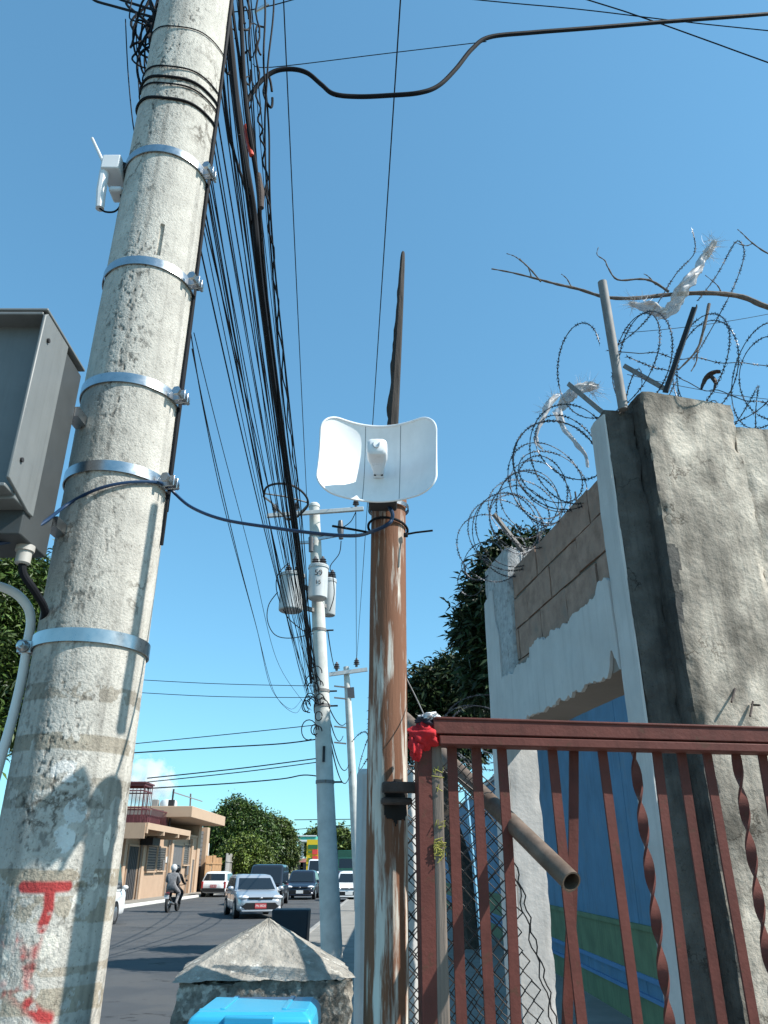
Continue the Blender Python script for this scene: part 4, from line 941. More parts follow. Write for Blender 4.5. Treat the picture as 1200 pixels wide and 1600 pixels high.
# ------------------------------------------------------------------ overhead cables
HUB = P(492, 1076, D2-.25)
random.seed(21)
def wire(name, label, pts, r, group=None, m=M_black, n=6):
    return tag(MB().tube(pts, r, n).build(name, m), label, 'cable', group)
g = 'thin cables fanning to the transformer pole'; lab = 'thin black cable in the fan running to the transformer pole'
for i, (u0, v0) in enumerate(((296, 380), (302, 360), (306, 345), (312, 320), (318, 330), (322, 300), (326, 280), (331, 260), (336, 240), (339, 200), (344, 160), (349, 120), (354, 80), (360, 60), (366, 20), (372, -20), (378, -40), (384, -30), (342, 180), (350, 140), (333, 300), (325, 340), (316, 310), (309, 370))):
    A = P(u0+random.uniform(-3, 3), v0-80, 3.0+random.uniform(0, .15)); B = HUB+Vector((random.uniform(-.16, .1), random.uniform(-.15, .15), random.uniform(-.35, .35)))
    wire('overhead_cable', lab, cat_pts(A, B, random.uniform(.12, .38), 30), random.uniform(.003, .0056), g)
g2 = 'cables bundled beside the big pole'
bund = [((352, -30), (372, 180), (396, 330), (409, 460), (440, 690), (470, 900), HUB, .019, 'main thick black cable of the bundle beside the big pole'),
        ((372, -30), (384, 160), (404, 300), (411, 420), (446, 700), (474, 905), HUB, .013, 'second thick black cable of the bundle beside the big pole'),
        ((398, -30), (403, 150), (413, 250), (428, 420), (449, 640), (470, 820), HUB, .0055, 'twisted black cable at the outer side of the bundle'),
        ((384, -30), (392, 90), (398, 200), (405, 300), (437, 660), (468, 880), HUB, .004, 'plain black cable inside the bundle'),
        ((410, -30), (412, 100), (420, 200), (426, 380), (455, 660), (476, 860), HUB, .006, 'thin loose cable at the outermost side of the bundle'),
        ((340, -30), (352, 80), (362, 210), (376, 300), (420, 640), (462, 905), HUB, .0045, 'thin cable at the pole side of the bundle'),
        ((330, -30), (345, 90), (356, 200), (366, 240), (392, 330), (404, 440), HUB, .008, 'bowed cable swinging out and back into the bundle'),
        ((360, -30), (378, 120), (398, 240), (410, 380), (438, 680), (469, 890), HUB, .009, 'third thick black cable of the bundle beside the big pole'),
        ((425, -30), (418, 110), (414, 220), (424, 400), (447, 660), (472, 850), HUB, .0055, 'thin cable crossing over inside the bundle'),
        ((346, -30), (364, 100), (386, 250), (402, 420), (434, 690), (466, 900), HUB, .007, 'medium cable hugging the main thick cable of the bundle')]
for k_, row in enumerate(bund):
    Ys = [2.95, 3.0, 3.2, 3.6, 5.6, 9.5]; pts = [P(u, v, y) for (u, v), y in zip(row[:6], Ys)]
    if k_ == 6: pts = [P(u, v, y) for (u, v), y in zip(row[:6], (2.95, 3.0, 3.05, 3.1, 3.3, 3.7))]
    pts.append(row[6]+Vector((random.uniform(-.1, .1), 0, random.uniform(-.15, .2)))); pts.insert(0, P(345+k_*3, -150, 2.85))
    pts = spline(pts, 14)
    if k_ == 2:
        for i, p_ in enumerate(pts): p_.x += .012*math.sin(i*1.3)
    wire('overhead_cable', row[8], pts, row[7], g2, n=8)
for k_, (pix, r, m, lb) in enumerate((([(384, 196), (388, 215), (393, 243)], .020, M_redtape, 'orange red splice sleeve on the cable bundle'), ([(404, 272), (407, 300), (408, 325)], .022, M_ironrust, 'brown splice sleeve on the cable bundle'))):
    tag(MB().tube([P(u, v, 3.08) for u, v in pix], [r*.6, r, r*.7], 10).build('splice_sleeve', m), lb, 'cable sleeve')
# messy loops around the pole top
random.seed(5)
g3 = 'slack cable loops at the pole top'
for k_ in range(34):
    left = k_ < 22; u = random.uniform(222, 268) if left else random.uniform(352, 420); v = random.uniform(-20, 95) if left else random.uniform(-10, 150)
    c = P(u, v, 3.02+random.uniform(0, .2)); rr = random.uniform(.06, .19) if left else random.uniform(.04, .12); asp = random.uniform(.25, .6) if left else .3; tl = random.uniform(-.5, .4)
    pts = [c+Vector((rr*asp*math.cos(q)+tl*rr*math.sin(q)*.5, rr*.3*math.sin(q*2+k_), rr*math.sin(q)*1.5)) for q in np.linspace(0, 6.3*random.uniform(.7, 1), 30)]
    wire('slack_loop', 'slack black cable loop hanging behind the big pole top' if left else 'slack black cable loop beside the sunny side of the pole top', pts, random.uniform(.004, .008), g3+(' behind' if left else ' beside'))
for k_, (u0, v0, u1, v1, u2_, v2) in enumerate(((60, -20, 160, 5, 250, 30), (110, -30, 190, 0, 250, 18), (150, -30, 200, 10, 255, 55), (190, -30, 205, 40, 248, 100), (225, -30, 228, 40, 246, 90), (240, -30, 240, 30, 250, 110))):
    wire('feeder_cable', 'black cable arriving at the pole top from the upper corner', spline([P(u0-420, v0-60, 4.2), P(u0, v0, 3.3), P(u1, v1, 3.2), P(u2_, v2, 3.05)], 10), .0085, 'cables arriving at the pole top', n=6)
for k_, (a, b) in enumerate((((196, 30), (208, 195)), ((212, 20), (222, 195)))):
    wire('hanging_wire', ['thin wire hanging outermost beside the shaded side of the pole', 'thin wire hanging close beside the shaded side of the pole'][k_], spline([P(*a, 3.1), P((a[0]+b[0])/2-2, (a[1]+b[1])/2, 3.1), P(*b, 3.0), P(b[0]+8, b[1]+30, 2.9)], 8), .0035)
# service cables to the right
wire('service_cable', 'thick black service cable with a bend crossing the sky', spline([P(u, v, y) for u, v, y in ((385, 160, 3.05), (405, 130, 3.05), (428, 112, 3.05), (455, 108, 3.06), (480, 114, 3.06), (502, 132, 3.07), (522, 147, 3.08), (560, 151, 3.1), (610, 149, 3.1),
     (655, 145, 3.1), (685, 134, 3.12), (712, 108, 3.14), (738, 76, 3.16), (765, 58, 3.18), (830, 51, 3.25), (920, 44, 3.35), (1040, 34, 3.5), (1160, 25, 3.65), (1300, 14, 3.9), (1700, -14, 4.6), (2300, -60, 6.0))], 8), .0135, n=10)
for lb, pix, Yw, r in (('thin wire running straight to the service cable bend', [(395, 100), (425, 105), (600, 84), (760, 65)], 3.3, .003), ('upper thin wire crossing the top corner of the sky', [(100, -70), (700, -5), (900, 14), (1060, 33), (1240, 52), (2200, 150)], 4.2, .005),
                       ('lower thin wire slanting down across the top corner of the sky', [(300, -190), (880, -12), (1000, 26), (1110, 65), (1240, 112), (2100, 420)], 4.2, .006), ('short thin wire between pole hardware and the sky', [(330, 22), (400, 14), (470, -4), (520, -20), (1100, -190)], 3.2, .004)):
    wire('sky_wire', lb, spline([P(u, v, Yw) for u, v in pix], 6), r)
tag(MB().tube([P(397, 19, 3.2), P(419, 7, 3.2)], .012, 8).build('wire_splice', M_galv), 'small bright splice on the thin wire at the pole top', 'splice')
A_, B_ = P(627, -60, 5.0), P(557, 1036, D3-.2); wire('power_conductor', 'single power conductor running overhead to the far crossarm', cat_pts(A_+(A_-B_)*.5, B_, .4, 60), .008)
A_, B_ = P(443, -60, 4.6), P(480, 792, D2-.25); wire('power_conductor', 'single power conductor running overhead to the transformer crossarm', cat_pts(A_+(A_-B_)*.8, B_, .2, 60), .0065)
wire('power_conductor', 'far conductor between the two distant crossarms', cat_pts(P(556, 795, D2-.25), P(557, 1038, D3-.2), .1, 16), .009)
wire('power_conductor', 'conductor sloping from the transformer pole to the thin far pole', cat_pts(P(512, 985, D2), P(527, 1046, D3-.2), .3, 16), .012)
for k_, (u0, v0, u1, v1, sg) in enumerate(((506, 1080, 536, 1150, .9), (507, 1100, 545, 1195, 1.1), (508, 1110, 548, 1205, 1.5), (506, 1085, 540, 1130, .5))):
    wire('far_cable', 'black cable sagging between the transformer pole and thin far pole', cat_pts(P(u0, v0, D2), P(u1, v1, D3), sg*.6, 20), .016, 'cables between the far poles')
# slack cables left of the fan
for k_, (pix) in enumerate((([(298, 520), (318, 640), (352, 800), (398, 970), (430, 1085), (462, 1114), (474, 1095)]), ([(300, 545), (330, 690), (372, 870), (402, 985), (425, 1078), (455, 1108), (472, 1092)]), ([(303, 520), (345, 690), (395, 880), (432, 1030), (470, 1092), (487, 1110)]))):
    Ys = [3.4, 4.2, 5.6, 8, 11, 13.5, 15.5]; wire('slack_cable', 'thin cable sagging low left of the fan toward the transformer pole', spline([P(u, v, y) for (u, v), y in zip(pix, Ys[7-len(pix):] if len(pix) == 7 else Ys[1:])], 8), .0032, 'slack cables left of the fan')
# street crossing wires
for lb, Yw, pix, r in (('highest faint wire crossing the street sky', 40, [(150, 1058), (330, 1068), (500, 1072)], .018), ('second faint wire crossing the street sky', 40, [(150, 1078), (330, 1088), (500, 1090)], .018),
                       ('wire crossing the street above the thick one', 22, [(150, 1168), (350, 1148), (502, 1132)], .012), ('thick wire crossing the street to the transformer pole', 17, [(150, 1180), (340, 1168), (440, 1162), (502, 1154)], .014),
                       ('double wire crossing the street above the roof cage', 19, [(230, 1216), (380, 1200), (503, 1184)], .014), ('wire crossing the street close below the double wire', 19, [(230, 1222), (380, 1206), (503, 1190)], .012),
                       ('lowest black wire crossing from the roof cage to the pole', 18, [(230, 1232), (360, 1224), (440, 1217), (475, 1211), (505, 1214)], .014),
                       ('far wire crossing the street beyond the pole', 60, [(460, 1281), (560, 1280)], .03), ('farther wire low over the far street', 60, [(460, 1296), (560, 1289)], .025)):
    wire('street_wire', lb, spline([P(u, v, Yw) for u, v in pix], 6), r)
for k_ in range(16):
    c = HUB+Vector((random.uniform(-.2, .2), random.uniform(-.25, 0), random.uniform(-.9, .3))); rr = random.uniform(.05, .17)
    pts = [c+Vector((rr*math.cos(q), .2*rr*math.sin(2*q), rr*math.sin(q)*1.3)) for q in np.linspace(0, random.uniform(3, 6), 14)]
    wire('tangled_loop', 'tangled black cable loop on the transformer pole', pts, .011, 'cable tangle on the transformer pole', n=5)
# fibre slack hoop on the thick cable
HY = 8.4; hc = P(446, 775, HY); hp = thing('cable_hoop', 'teardrop slack hoop hung on the thick cable bundle', 'cable hoop', tuple(hc))
lo = [(-34, 1), (-30, -13), (-15, -19), (5, -18), (22, -10), (33, 2), (35, 14), (28, 24), (16, 34), (6, 37)]
def hpt(du, dv): return P(446+du, 775+dv, HY+.012*dv+.25)
MB().tube(spline([hpt(*q) for q in lo], 6), .014, 8).build('hoop_rim', M_dgrey, hp)
MB().tube([hpt(-34, 1), hpt(-22, 10), hpt(2, 36)], .014, 8).build('hoop_leg', M_galv, hp); MB().tube([hpt(35, 14), hpt(20, 30), hpt(2, 37)], .013, 8).build('hoop_leg', M_galvd, hp)
MB().tube([hpt(-34, -4), hpt(0, 1), hpt(34, 10)], .010, 8).build('hoop_brace', M_galvd, hp)

# ------------------------------------------------------------------ trees
def tree(name, label, base, tr, blobs, nclump, per, ls, m, aspect=.26, group=None, seed=1, droop=.5, m2=None, limbs=True):
    rng = np.random.default_rng(seed); t = thing(name, label, 'tree', tuple(base), group=group); base = Vector(base)
    tb_ = MB(); top = Vector((np.mean([b[0][0] for b in blobs]), np.mean([b[0][1] for b in blobs]), min(b[0][2]-b[1][2]*.5 for b in blobs)))
    fork = base.lerp(top, .7); tb_.tube(spline([base, base.lerp(fork, .5)+Vector((tr*.4, 0, 0)), fork], 4), [tr*(1.3-.6*i/8) for i in range(9)], 10)
    tb_.build('trunk', M_bark, t); lb_ = MB()
    CL = []
    for (c, rad) in blobs:
        c = Vector(c); lb_.tube(spline([fork, fork.lerp(c, .5)+Vector((0, 0, -.06*rad[2])), c+Vector((0, 0, rad[2]*.3))], 4), [tr*.62*(1-.09*i) for i in range(9)], 7)
        w_ = rad[0]*rad[1]*rad[2]; CL.append((np.array(c), np.array(rad), w_**.67))
    lb_.build('limbs', M_bark, t, kind='stuff')
    wsum = sum(c[2] for c in CL); VV = []; n_tot = 0
    for c, rad, w_ in CL:
        nc = int(nclump*w_/wsum); d = rng.normal(size=(nc, 3)); d /= np.linalg.norm(d, axis=1)[:, None]
        d[:, 2] = np.where(d[:, 2] < -.55, -d[:, 2]*.4, d[:, 2])
        rr = rng.uniform(.55, 1.04, nc)**.6; lum = 1+.55*(fbm(d[:, 0]*2.2+seed, d[:, 1]*2.2, d[:, 2]*2.2, seed, 3)-.5)*2
        cc_ = c+d*rad*(rr*lum)[:, None]; csz = ls*rng.uniform(.8, 1.7, nc)
        pd = rng.normal(size=(nc, per, 3)); pd /= np.linalg.norm(pd, axis=2)[..., None]; pd[..., 2] = pd[..., 2]*.7-droop*.35; pd += d[:, None, :]*.5
        pd /= np.linalg.norm(pd, axis=2)[..., None]
        st_ = cc_[:, None, :]+rng.normal(size=(nc, per, 3))*csz[:, None, None]*.55
        L = ls*rng.uniform(.7, 1.25, (nc, per, 1)); sd = np.cross(pd, rng.normal(size=(nc, per, 3))); sd /= np.linalg.norm(sd, axis=2)[..., None]; wdt = L*aspect
        a = st_; b = st_+pd*L*.45+sd*wdt*.5; e = st_+pd*L+np.array([0, 0, -1])*L*.18; f = st_+pd*L*.45-sd*wdt*.5
        VV.append(np.stack([a, b, e, f], 2).reshape(-1, 3))
    V = np.concatenate(VV); F = np.arange(len(V)).reshape(-1, 4)
    npmesh('crown', V, F, m, t, smooth=False, kind='stuff'); return t
# dark mango behind the compound
def blob(u, v, Y, rpx, asp=(1, 1, 1)):
    c = P(u, v, Y); s = rpx/FPX*(Y*_c+(c.z-CAMZ)*_s); return (tuple(c), (s*asp[0], s*asp[1], s*asp[2]))
tree('mango_tree', 'dark dense mango tree rising behind the white wall', (3.6, 15.5, 0), .3, [blob(818, 900, 15, 56), blob(785, 950, 15, 52, (1, 1, 1.1)), blob(810, 1045, 15, 66), blob(860, 960, 15.5, 70), blob(765, 1070, 15, 32), blob(752, 985, 15, 30)], 2600, 26, .21, M_leafd, .26, seed=3, group='mango trees')
tree('mango_tree', 'low dark mango tree between rusty pole and white wall', (1.9, 19, 0), .28, [blob(705, 1080, 18.5, 46), blob(665, 1098, 18.5, 40), blob(650, 1122, 18.5, 40), blob(725, 1120, 18.5, 50), blob(690, 1145, 18.5, 60), blob(622, 1118, 18.5, 17)], 1800, 26, .21, M_leafd, .26, seed=4, group='mango trees')
tree('mango_tree', 'tall leafy mango tree behind the white conduit pipe', (-17, 27, 0), .45, [blob(15, 940, 26, 75), blob(-40, 1000, 26, 110), blob(30, 1060, 26, 70), blob(60, 965, 27, 55), blob(-20, 1120, 26, 80)], 2600, 26, .32, M_leafm, .22, seed=5, group='mango trees')
# street trees beyond the peach building
tree('street_tree', 'big dark street tree behind the peach building', (-16, 84, 0), .5, [blob(368, 1285, 84, 32), blob(345, 1308, 84, 30), blob(397, 1296, 84, 28), blob(370, 1325, 84, 36), blob(410, 1318, 84, 26)], 2200, 24, .34, M_leafm, .4, seed=6, group='street trees')
tree('street_tree', 'lighter rounded street tree above the zinc fence', (-12.6, 92, 0), .45, [blob(428, 1302, 92, 24), blob(440, 1318, 92, 22), blob(420, 1330, 92, 26), blob(444, 1338, 92, 18), blob(434, 1350, 92, 18)], 1900, 24, .34, M_leafk, .4, seed=7, group='street trees')
tree('street_tree', 'low bright green tree beside the parked white wagon', (-14.8, 76, 0), .3, [blob(378, 1335, 76, 24), blob(362, 1345, 76, 20), blob(398, 1345, 76, 22), blob(388, 1358, 76, 18)], 1100, 22, .30, M_leafy, .4, seed=8, group='street trees')
tree('street_tree', 'distant tree between the fuel sign and transformer pole', (-11, 165, 0), .5, [blob(497, 1316, 165, 16), blob(488, 1326, 165, 14), blob(505, 1330, 165, 14)], 500, 18, .7, M_leafk, .5, seed=9, group='street trees')
tree('street_tree', 'distant tree above the green truck', (-7, 150, 0), .5, [blob(535, 1318, 150, 17), blob(548, 1326, 150, 15), blob(527, 1330, 150, 14)], 500, 18, .7, M_leafk, .5, seed=10, group='street trees')

# ------------------------------------------------------------------ peach building (left side of the street)
FX = -13.9
def FP(u, v, dx=0): d = ray(u, v); t = (FX+dx)/d.x; return Vector((0, 0, CAMZ))+d*t
yA, yB, yC = FP(180, 1400).y-2.2, FP(300, 1395).y, FP(318, 1390).y
pbd = thing('shop_building', 'peach flat roofed shop building with concrete canopy', 'building', (FX-5, (yA+yC)/2, 0))
def bx_(name, x0, x1, y0, y1, z0, z1, m, par=pbd, bev=0): return MB().box(((x0+x1)/2, (y0+y1)/2, (z0+z1)/2), (x1-x0, y1-y0, z1-z0)).build(name, m, par, smooth=False, bevel=bev)
CX = 1.9; yc0, yc1 = FP(231, 1290, CX).y, FP(298, 1300, CX).y
zcan1 = FP(231, 1286, CX).z; zf0 = FP(231, 1292, CX).z; zrb = FP(231, 1302, CX).z
SXO = 1.7; ysl0, ysl1 = FP(300, 1270, SXO).y, FP(352, 1280, SXO).y; zs1, zs0 = FP(300, 1259, SXO).z, FP(300, 1277, SXO).z
bx_('wall', FX-9, FX, yA, yB, .1, zcan1-.02, M_peach)
bx_('wall', FX-9, FX-.35, yB+.01, yC, .1, zs0-.01, M_peach)
bx_('roof_slab', FX-9.05, FX+.06, yA-.05, yB-.05, zcan1-.015, zcan1+.12, M_peach2)
bx_('parapet', FX-6, FX-.25, FP(238, 1270).y, ysl0-.1, zcan1+.121, zs0-.02, M_cage)
bx_('roof_edge', FX-6.1, FX-.1, FP(262, 1270).y, ysl0-.02, zs0-.015, zs1-.25, M_soffit)
bx_('roof_slab', FX-9, FX+SXO, ysl0, ysl1, zs0, zs1, M_peach2, bev=.03)
can_ = bx_('canopy', FX+.061, FX+CX-.1, yc0, yc1, zcan1-.16, zcan1, M_peach2)
bx_('canopy_fascia', FX+CX-.099, FX+CX, yc0, yc1, zf0-.1, zcan1+.03, M_peach2, can_)
bx_('canopy_end', FX+.062, FX+CX-.1, yc0-.12, yc0-.002, zrb-.25, zcan1+.02, M_peach, can_)
for u in (231, 257.5, 280.5, 297.5):
    yy = FP(u, 1295, CX).y; bx_('rib', FX+.02, FX+CX-.005, yy-.12, yy+.12, zrb, zcan1-.161, M_peach2, can_)
# pilasters, openings
def opening(name, ua, ub, v0, v1, m, dep=.10, fr=True, slats=0):
    y0, y1 = FP(ua, 1380).y, FP(ub, 1380).y; z1, z0 = FP((ua+ub)/2, v0).z, max(.13, FP((ua+ub)/2, v1).z)
    o = bx_(name, FX+.005, FX+.045, y0, y1, z0, z1, m)
    for a, b_ in ((y0-.07, y0), (y1, y1+.07)): bx_('frame', FX+.004, FX+.09, a, b_, z0, z1, M_peach2, o)
    bx_('frame', FX+.004, FX+.09, y0-.07, y1+.07, z1+.001, z1+.09, M_peach2, o)
    if name == 'window': bx_('sill', FX+.004, FX+.16, y0-.1, y1+.1, z0-.08, z0-.001, M_peach2, o)
    for k_ in range(slats):
        zz_ = z0+(z1-z0)*(k_+.5)/slats; MB().box((FX+.06, (y0+y1)/2, zz_), (.05, y1-y0-.02, (z1-z0)/slats*.6), Matrix.Rotation(R(30), 3, 'Y')).build('louvre_slat', M_louv, o, smooth=False)
    return o
d1 = opening('door', 193, 209, 1322, 1405, M_dark)
for k_ in range(6):
    y0, y1 = FP(193, 1380).y, FP(209, 1380).y; yy = y0+(y1-y0)*(k_+.5)/6; bx_('grille_bar', FX+.05, FX+.08, yy-.02, yy+.02, .14, FP(201, 1322).z, M_shut, d1)
opening('window', 224, 237.5, 1322, 1361, M_dark, slats=9); opening('window', 240, 252, 1324, 1360, M_dark, slats=9)
d2 = opening('door', 264, 279, 1320, 1384, M_shut); 
opening('window', 281, 290, 1320, 1351, M_louv, slats=9); opening('door', 293.5, 298.5, 1343, 1394, M_shut)
bx_('air_conditioner', FX+.05, FX+.75, FP(219, 1310).y, FP(231, 1310).y, FP(225, 1321).z, FP(225, 1309).z, M_dark)
for u in (184, 214, 259, 291.5): y0 = FP(u, 1380).y; bx_('pilaster', FX+.002, FX+.22, y0-.22, y0+.22, .1, zcan1-.161, M_peach2)
y0, y1 = yB+1.0, yC-1.0
bx_('pilaster', FX-.34, FX+.1, yB+.02, yB+.9, .1, zs0-.02, M_peach2); bx_('pilaster', FX-.34, FX+.1, yC-.9, yC+.01, .1, zs0-.02, M_peach2)
sh = bx_('roller_shutter', FX-.345, FX-.2, yB+.91, yC-.91, .1, zs0-.4, M_shut)
for k_ in range(14): bx_('shutter_slat', FX-.199, FX-.17, yB+.92, yC-.92, .2+k_*.3, .2+k_*.3+.22, M_shut, sh)
for u, r_ in ((212, .05), (256, .05), (288, .045)):
    yy = FP(u, 1380).y; MB().tube([(FX+.10, yy, .12), (FX+.10, yy, zcan1-.17)], r_, 8).build('drain_pipe', M_soffit, pbd)
for u, v in ((254.5, 1352), (292, 1360)):
    q = FP(u, v, .1); MB().box((FX+.09, q.y, q.z), (.16, .45, .6)).build('meter_box', M_shut, pbd, bevel=.02)
q = FP(236, 1318, .05); MB().box((FX+.03, FP(256, 1380).y, 2.2), (.05, .5, .35)).build('notice_board', M_pvc, pbd, smooth=False)
# roof cage of steel bars
cy0, cy1 = FP(227, 1280, .3).y, FP(240, 1280, .3).y; cx0, cx1 = FX-1.6, FX+.02; cz0, cz1 = zcan1+.13, FP(227, 1223, .3).z
cg = thing('roof_cage', 'maroon steel bar cage standing on the shop roof', 'cage', (cx0, cy0, cz0))
for z in (cz0+.05, cz0+.95, cz1-.35, cz1):
    for a, b_ in (((cx0, cy0), (cx1, cy0)), ((cx1, cy0), (cx1, cy1)), ((cx1, cy1), (cx0, cy1)), ((cx0, cy1), (cx0, cy0))): MB().bar((*a, z), (*b_, z), .07, .07 if z < cz1-.1 else .16).build('rail', M_cage, cg)
for k_ in range(6):
    y = cy0+(cy1-cy0)*k_/5
    MB().bar((cx1, y, cz0+.06), (cx1, y, cz1), .03, .03).build('bar', M_cage, cg)
for k_ in range(8):
    x = cx0+(cx1-cx0)*k_/7; MB().bar((x, cy1, cz0+.06), (x, cy1, cz1), .035, .035).build('bar', M_cage, cg)
MB().box(((cx0+cx1)/2, (cy0+cy1)/2, cz1+.1), (cx1-cx0+.2, cy1-cy0+.2, .08)).build('roof_sheet', M_cage, cg)
bn = thing('balustrade', 'dark iron balustrade along the shop roof beside the cage', 'railing', (FX, cy1, cz0))
for k_ in range(16):
    y = cy1+.2+k_*.25; MB().bar((FX+.1, y, cz0), (FX+.1, y, cz0+1.), .03, .03).build('baluster', M_cage, bn)
MB().bar((FX+.1, cy1, cz0+1.), (FX+.1, cy1+4.2, cz0+1.), .06, .06).build('top_rail', M_cage, bn)
wt = FP(264, 1250, -3); zt0_, zt1_ = FP(264, 1270, -3).z, FP(264, 1249, -3).z; tk = thing('water_tank', 'white water tank on the shop roof', 'tank', (wt.x, wt.y, zt0_))
MB().lathe([(.62, zt0_), (.66, zt0_+.1), (.66, zt1_-.25), (.55, zt1_-.08), (.2, zt1_)], 20, (wt.x, wt.y, 0)).build('shell', M_pvc, tk); MB().box((wt.x-.95, wt.y-.3, zt0_+.45), (.45, .5, .9)).build('pump_box', M_zinc, tk)
an = thing('roof_mast', 'steel mast with side arm on the shop roof', 'mast', tuple(FP(260, 1288)))
ya = FP(262, 1288).y; MB().tube([(FX+.1, ya, zcan1), (FX+.15, ya, FP(263, 1231).z)], .06, 8).build('pole', M_dgrey, an); zz_ = FP(263, 1236).z
MB().bar((FX+.1, ya, zz_), (FX+.1, ya+9, zz_+.1), .05, .06).build('arm', M_galvd, an); MB().box((FX+.1, ya, FP(262, 1262).z), (.35, .35, 1.0)).build('junction_box', M_dgrey, an)
tag(MB().tube([FP(297, 1265), FP(298, 1240)], .06, 6).build('antenna_mast', M_galvd), 'thin antenna mast on the shop roof edge', 'mast')
# hoardings and fences beyond
def fence(name, label, u0, u1, vt, m, n, xoff=0., corr=False):
    y0, y1 = FP(u0, 1380, xoff).y, FP(u1, 1380, xoff).y; zt_ = FP((u0+u1)/2, vt, xoff).z; t = thing(name, label, 'fence', (FX+xoff, y0, 0))
    for i in range(n):
        a, b_ = y0+(y1-y0)*i/n, y0+(y1-y0)*(i+1)/n-.02
        MB().box((FX+xoff+random.uniform(-.03, .03), (a+b_)/2, zt_/2+random.uniform(-.08, .08)), (.05, b_-a, zt_)).build('sheet' if corr else 'board', m, t, smooth=False)
    MB().bar((FX+xoff+.06, y0, zt_*.8), (FX+xoff+.06, y1, zt_*.8), .06, .1).build('rail', m, t)
    return t
fence('plywood_hoarding', 'brown plywood hoarding next to the shop shutter', 318, 343, 1338, M_plywood, 5, .6)
fence('zinc_fence', 'weathered zinc sheet fence beyond the brown hoarding', 350, 388, 1336, M_zinc, 14, .6, True)
fence('board_fence', 'long grey board fence under the street trees', 391, 452, 1352, M_zinc, 24, .8)
a = FP(329, 1336, .2); tk2 = thing('storage_box', 'white storage box showing over the brown hoarding', 'box', (a.x-1.5, a.y, 2)); MB().box((a.x-1.2, a.y, a.z+.15), (1.6, 2.4, 1.5)).build('box_shell', M_pvc, tk2, bevel=.05); MB().box((a.x-1.2, a.y, a.z/2-.35), (1.2, 2.0, a.z-.7)).build('stand', M_zinc, tk2)

# ------------------------------------------------------------------ fuel station far up the street
gs = thing('fuel_sign', 'yellow price sign with red panels up the street', 'sign', tuple(P(487, 1385, 112)))
def gp(u, v, dy=0): return P(u, v, 112+dy)
a, b = gp(480, 1312), gp(498.5, 1350); MB().box(((a.x+b.x)/2, 112, (a.z+b.z)/2), (b.x-a.x, .5, a.z-b.z)).build('cabinet', M_yel, gs, smooth=False)
a, b = gp(482, 1320), gp(496.5, 1326.5); MB().box(((a.x+b.x)/2, 111.7, (a.z+b.z)/2), (b.x-a.x, .1, a.z-b.z)).build('header_panel', M_gsign, gs, smooth=False)
for v0, v1 in ((1327.5, 1335), (1337.5, 1346)):
    a, b = gp(488.5, v0), gp(496.5, v1); MB().box(((a.x+b.x)/2, 111.7, (a.z+b.z)/2), (b.x-a.x, .1, a.z-b.z)).build('price_panel', M_rsign, gs, smooth=False)
    a, b = gp(482, v0), gp(487.5, v1); MB().box(((a.x+b.x)/2, 111.7, (a.z+b.z)/2), (b.x-a.x, .1, (a.z-b.z)*.25)).build('grade_bar', M_gsign, gs, smooth=False)
for u in (481, 497.5):
    a = gp(u, 1350); MB().box((a.x, 112, a.z/2), (.35, .35, a.z)).build('leg', M_yel, gs, smooth=False)
fs = thing('fuel_canopy', 'teal fuel station canopy behind the yellow sign', 'canopy', tuple(P(478, 1385, 125)))
a, b = P(462, 1306, 125), P(494, 1315, 125); MB().box(((a.x+b.x)/2, 128, (a.z+b.z)/2), (b.x-a.x, 6, a.z-b.z)).build('fascia', M_teal, fs, bevel=.1)
MB().box(((a.x+b.x)/2, 124.9, b.z+.12), (b.x-a.x+.1, .15, .24)).build('white_stripe', M_pvc, fs, smooth=False)
MB().box(((a.x+b.x)/2, 124.95, a.z), (b.x-a.x+.1, .15, .16)).build('white_stripe', M_pvc, fs, smooth=False)
for x in (a.x+.8, b.x-.8): MB().box((x, 128, b.z/2), (.4, .4, b.z)).build('column', M_pvc, fs, smooth=False)
a, b = P(466, 1342, 127), P(484, 1385, 127); sp = thing('fuel_shop', 'small shop with pink trim under the teal canopy', 'shop', (a.x, 130, 0))
MB().box(((a.x+b.x)/2, 132, (a.z)/2), (b.x-a.x+2, 8, a.z)).build('wall', M_peach, sp, smooth=False); MB().box(((a.x+b.x)/2, 127.9, a.z-.2), (b.x-a.x+2.2, .3, .5)).build('trim', M_pink, sp, smooth=False); MB().box(((a.x+b.x)/2-.2, 127.9, 1.4), (1.8, .2, 2.6)).build('door', M_dark, sp, smooth=False)

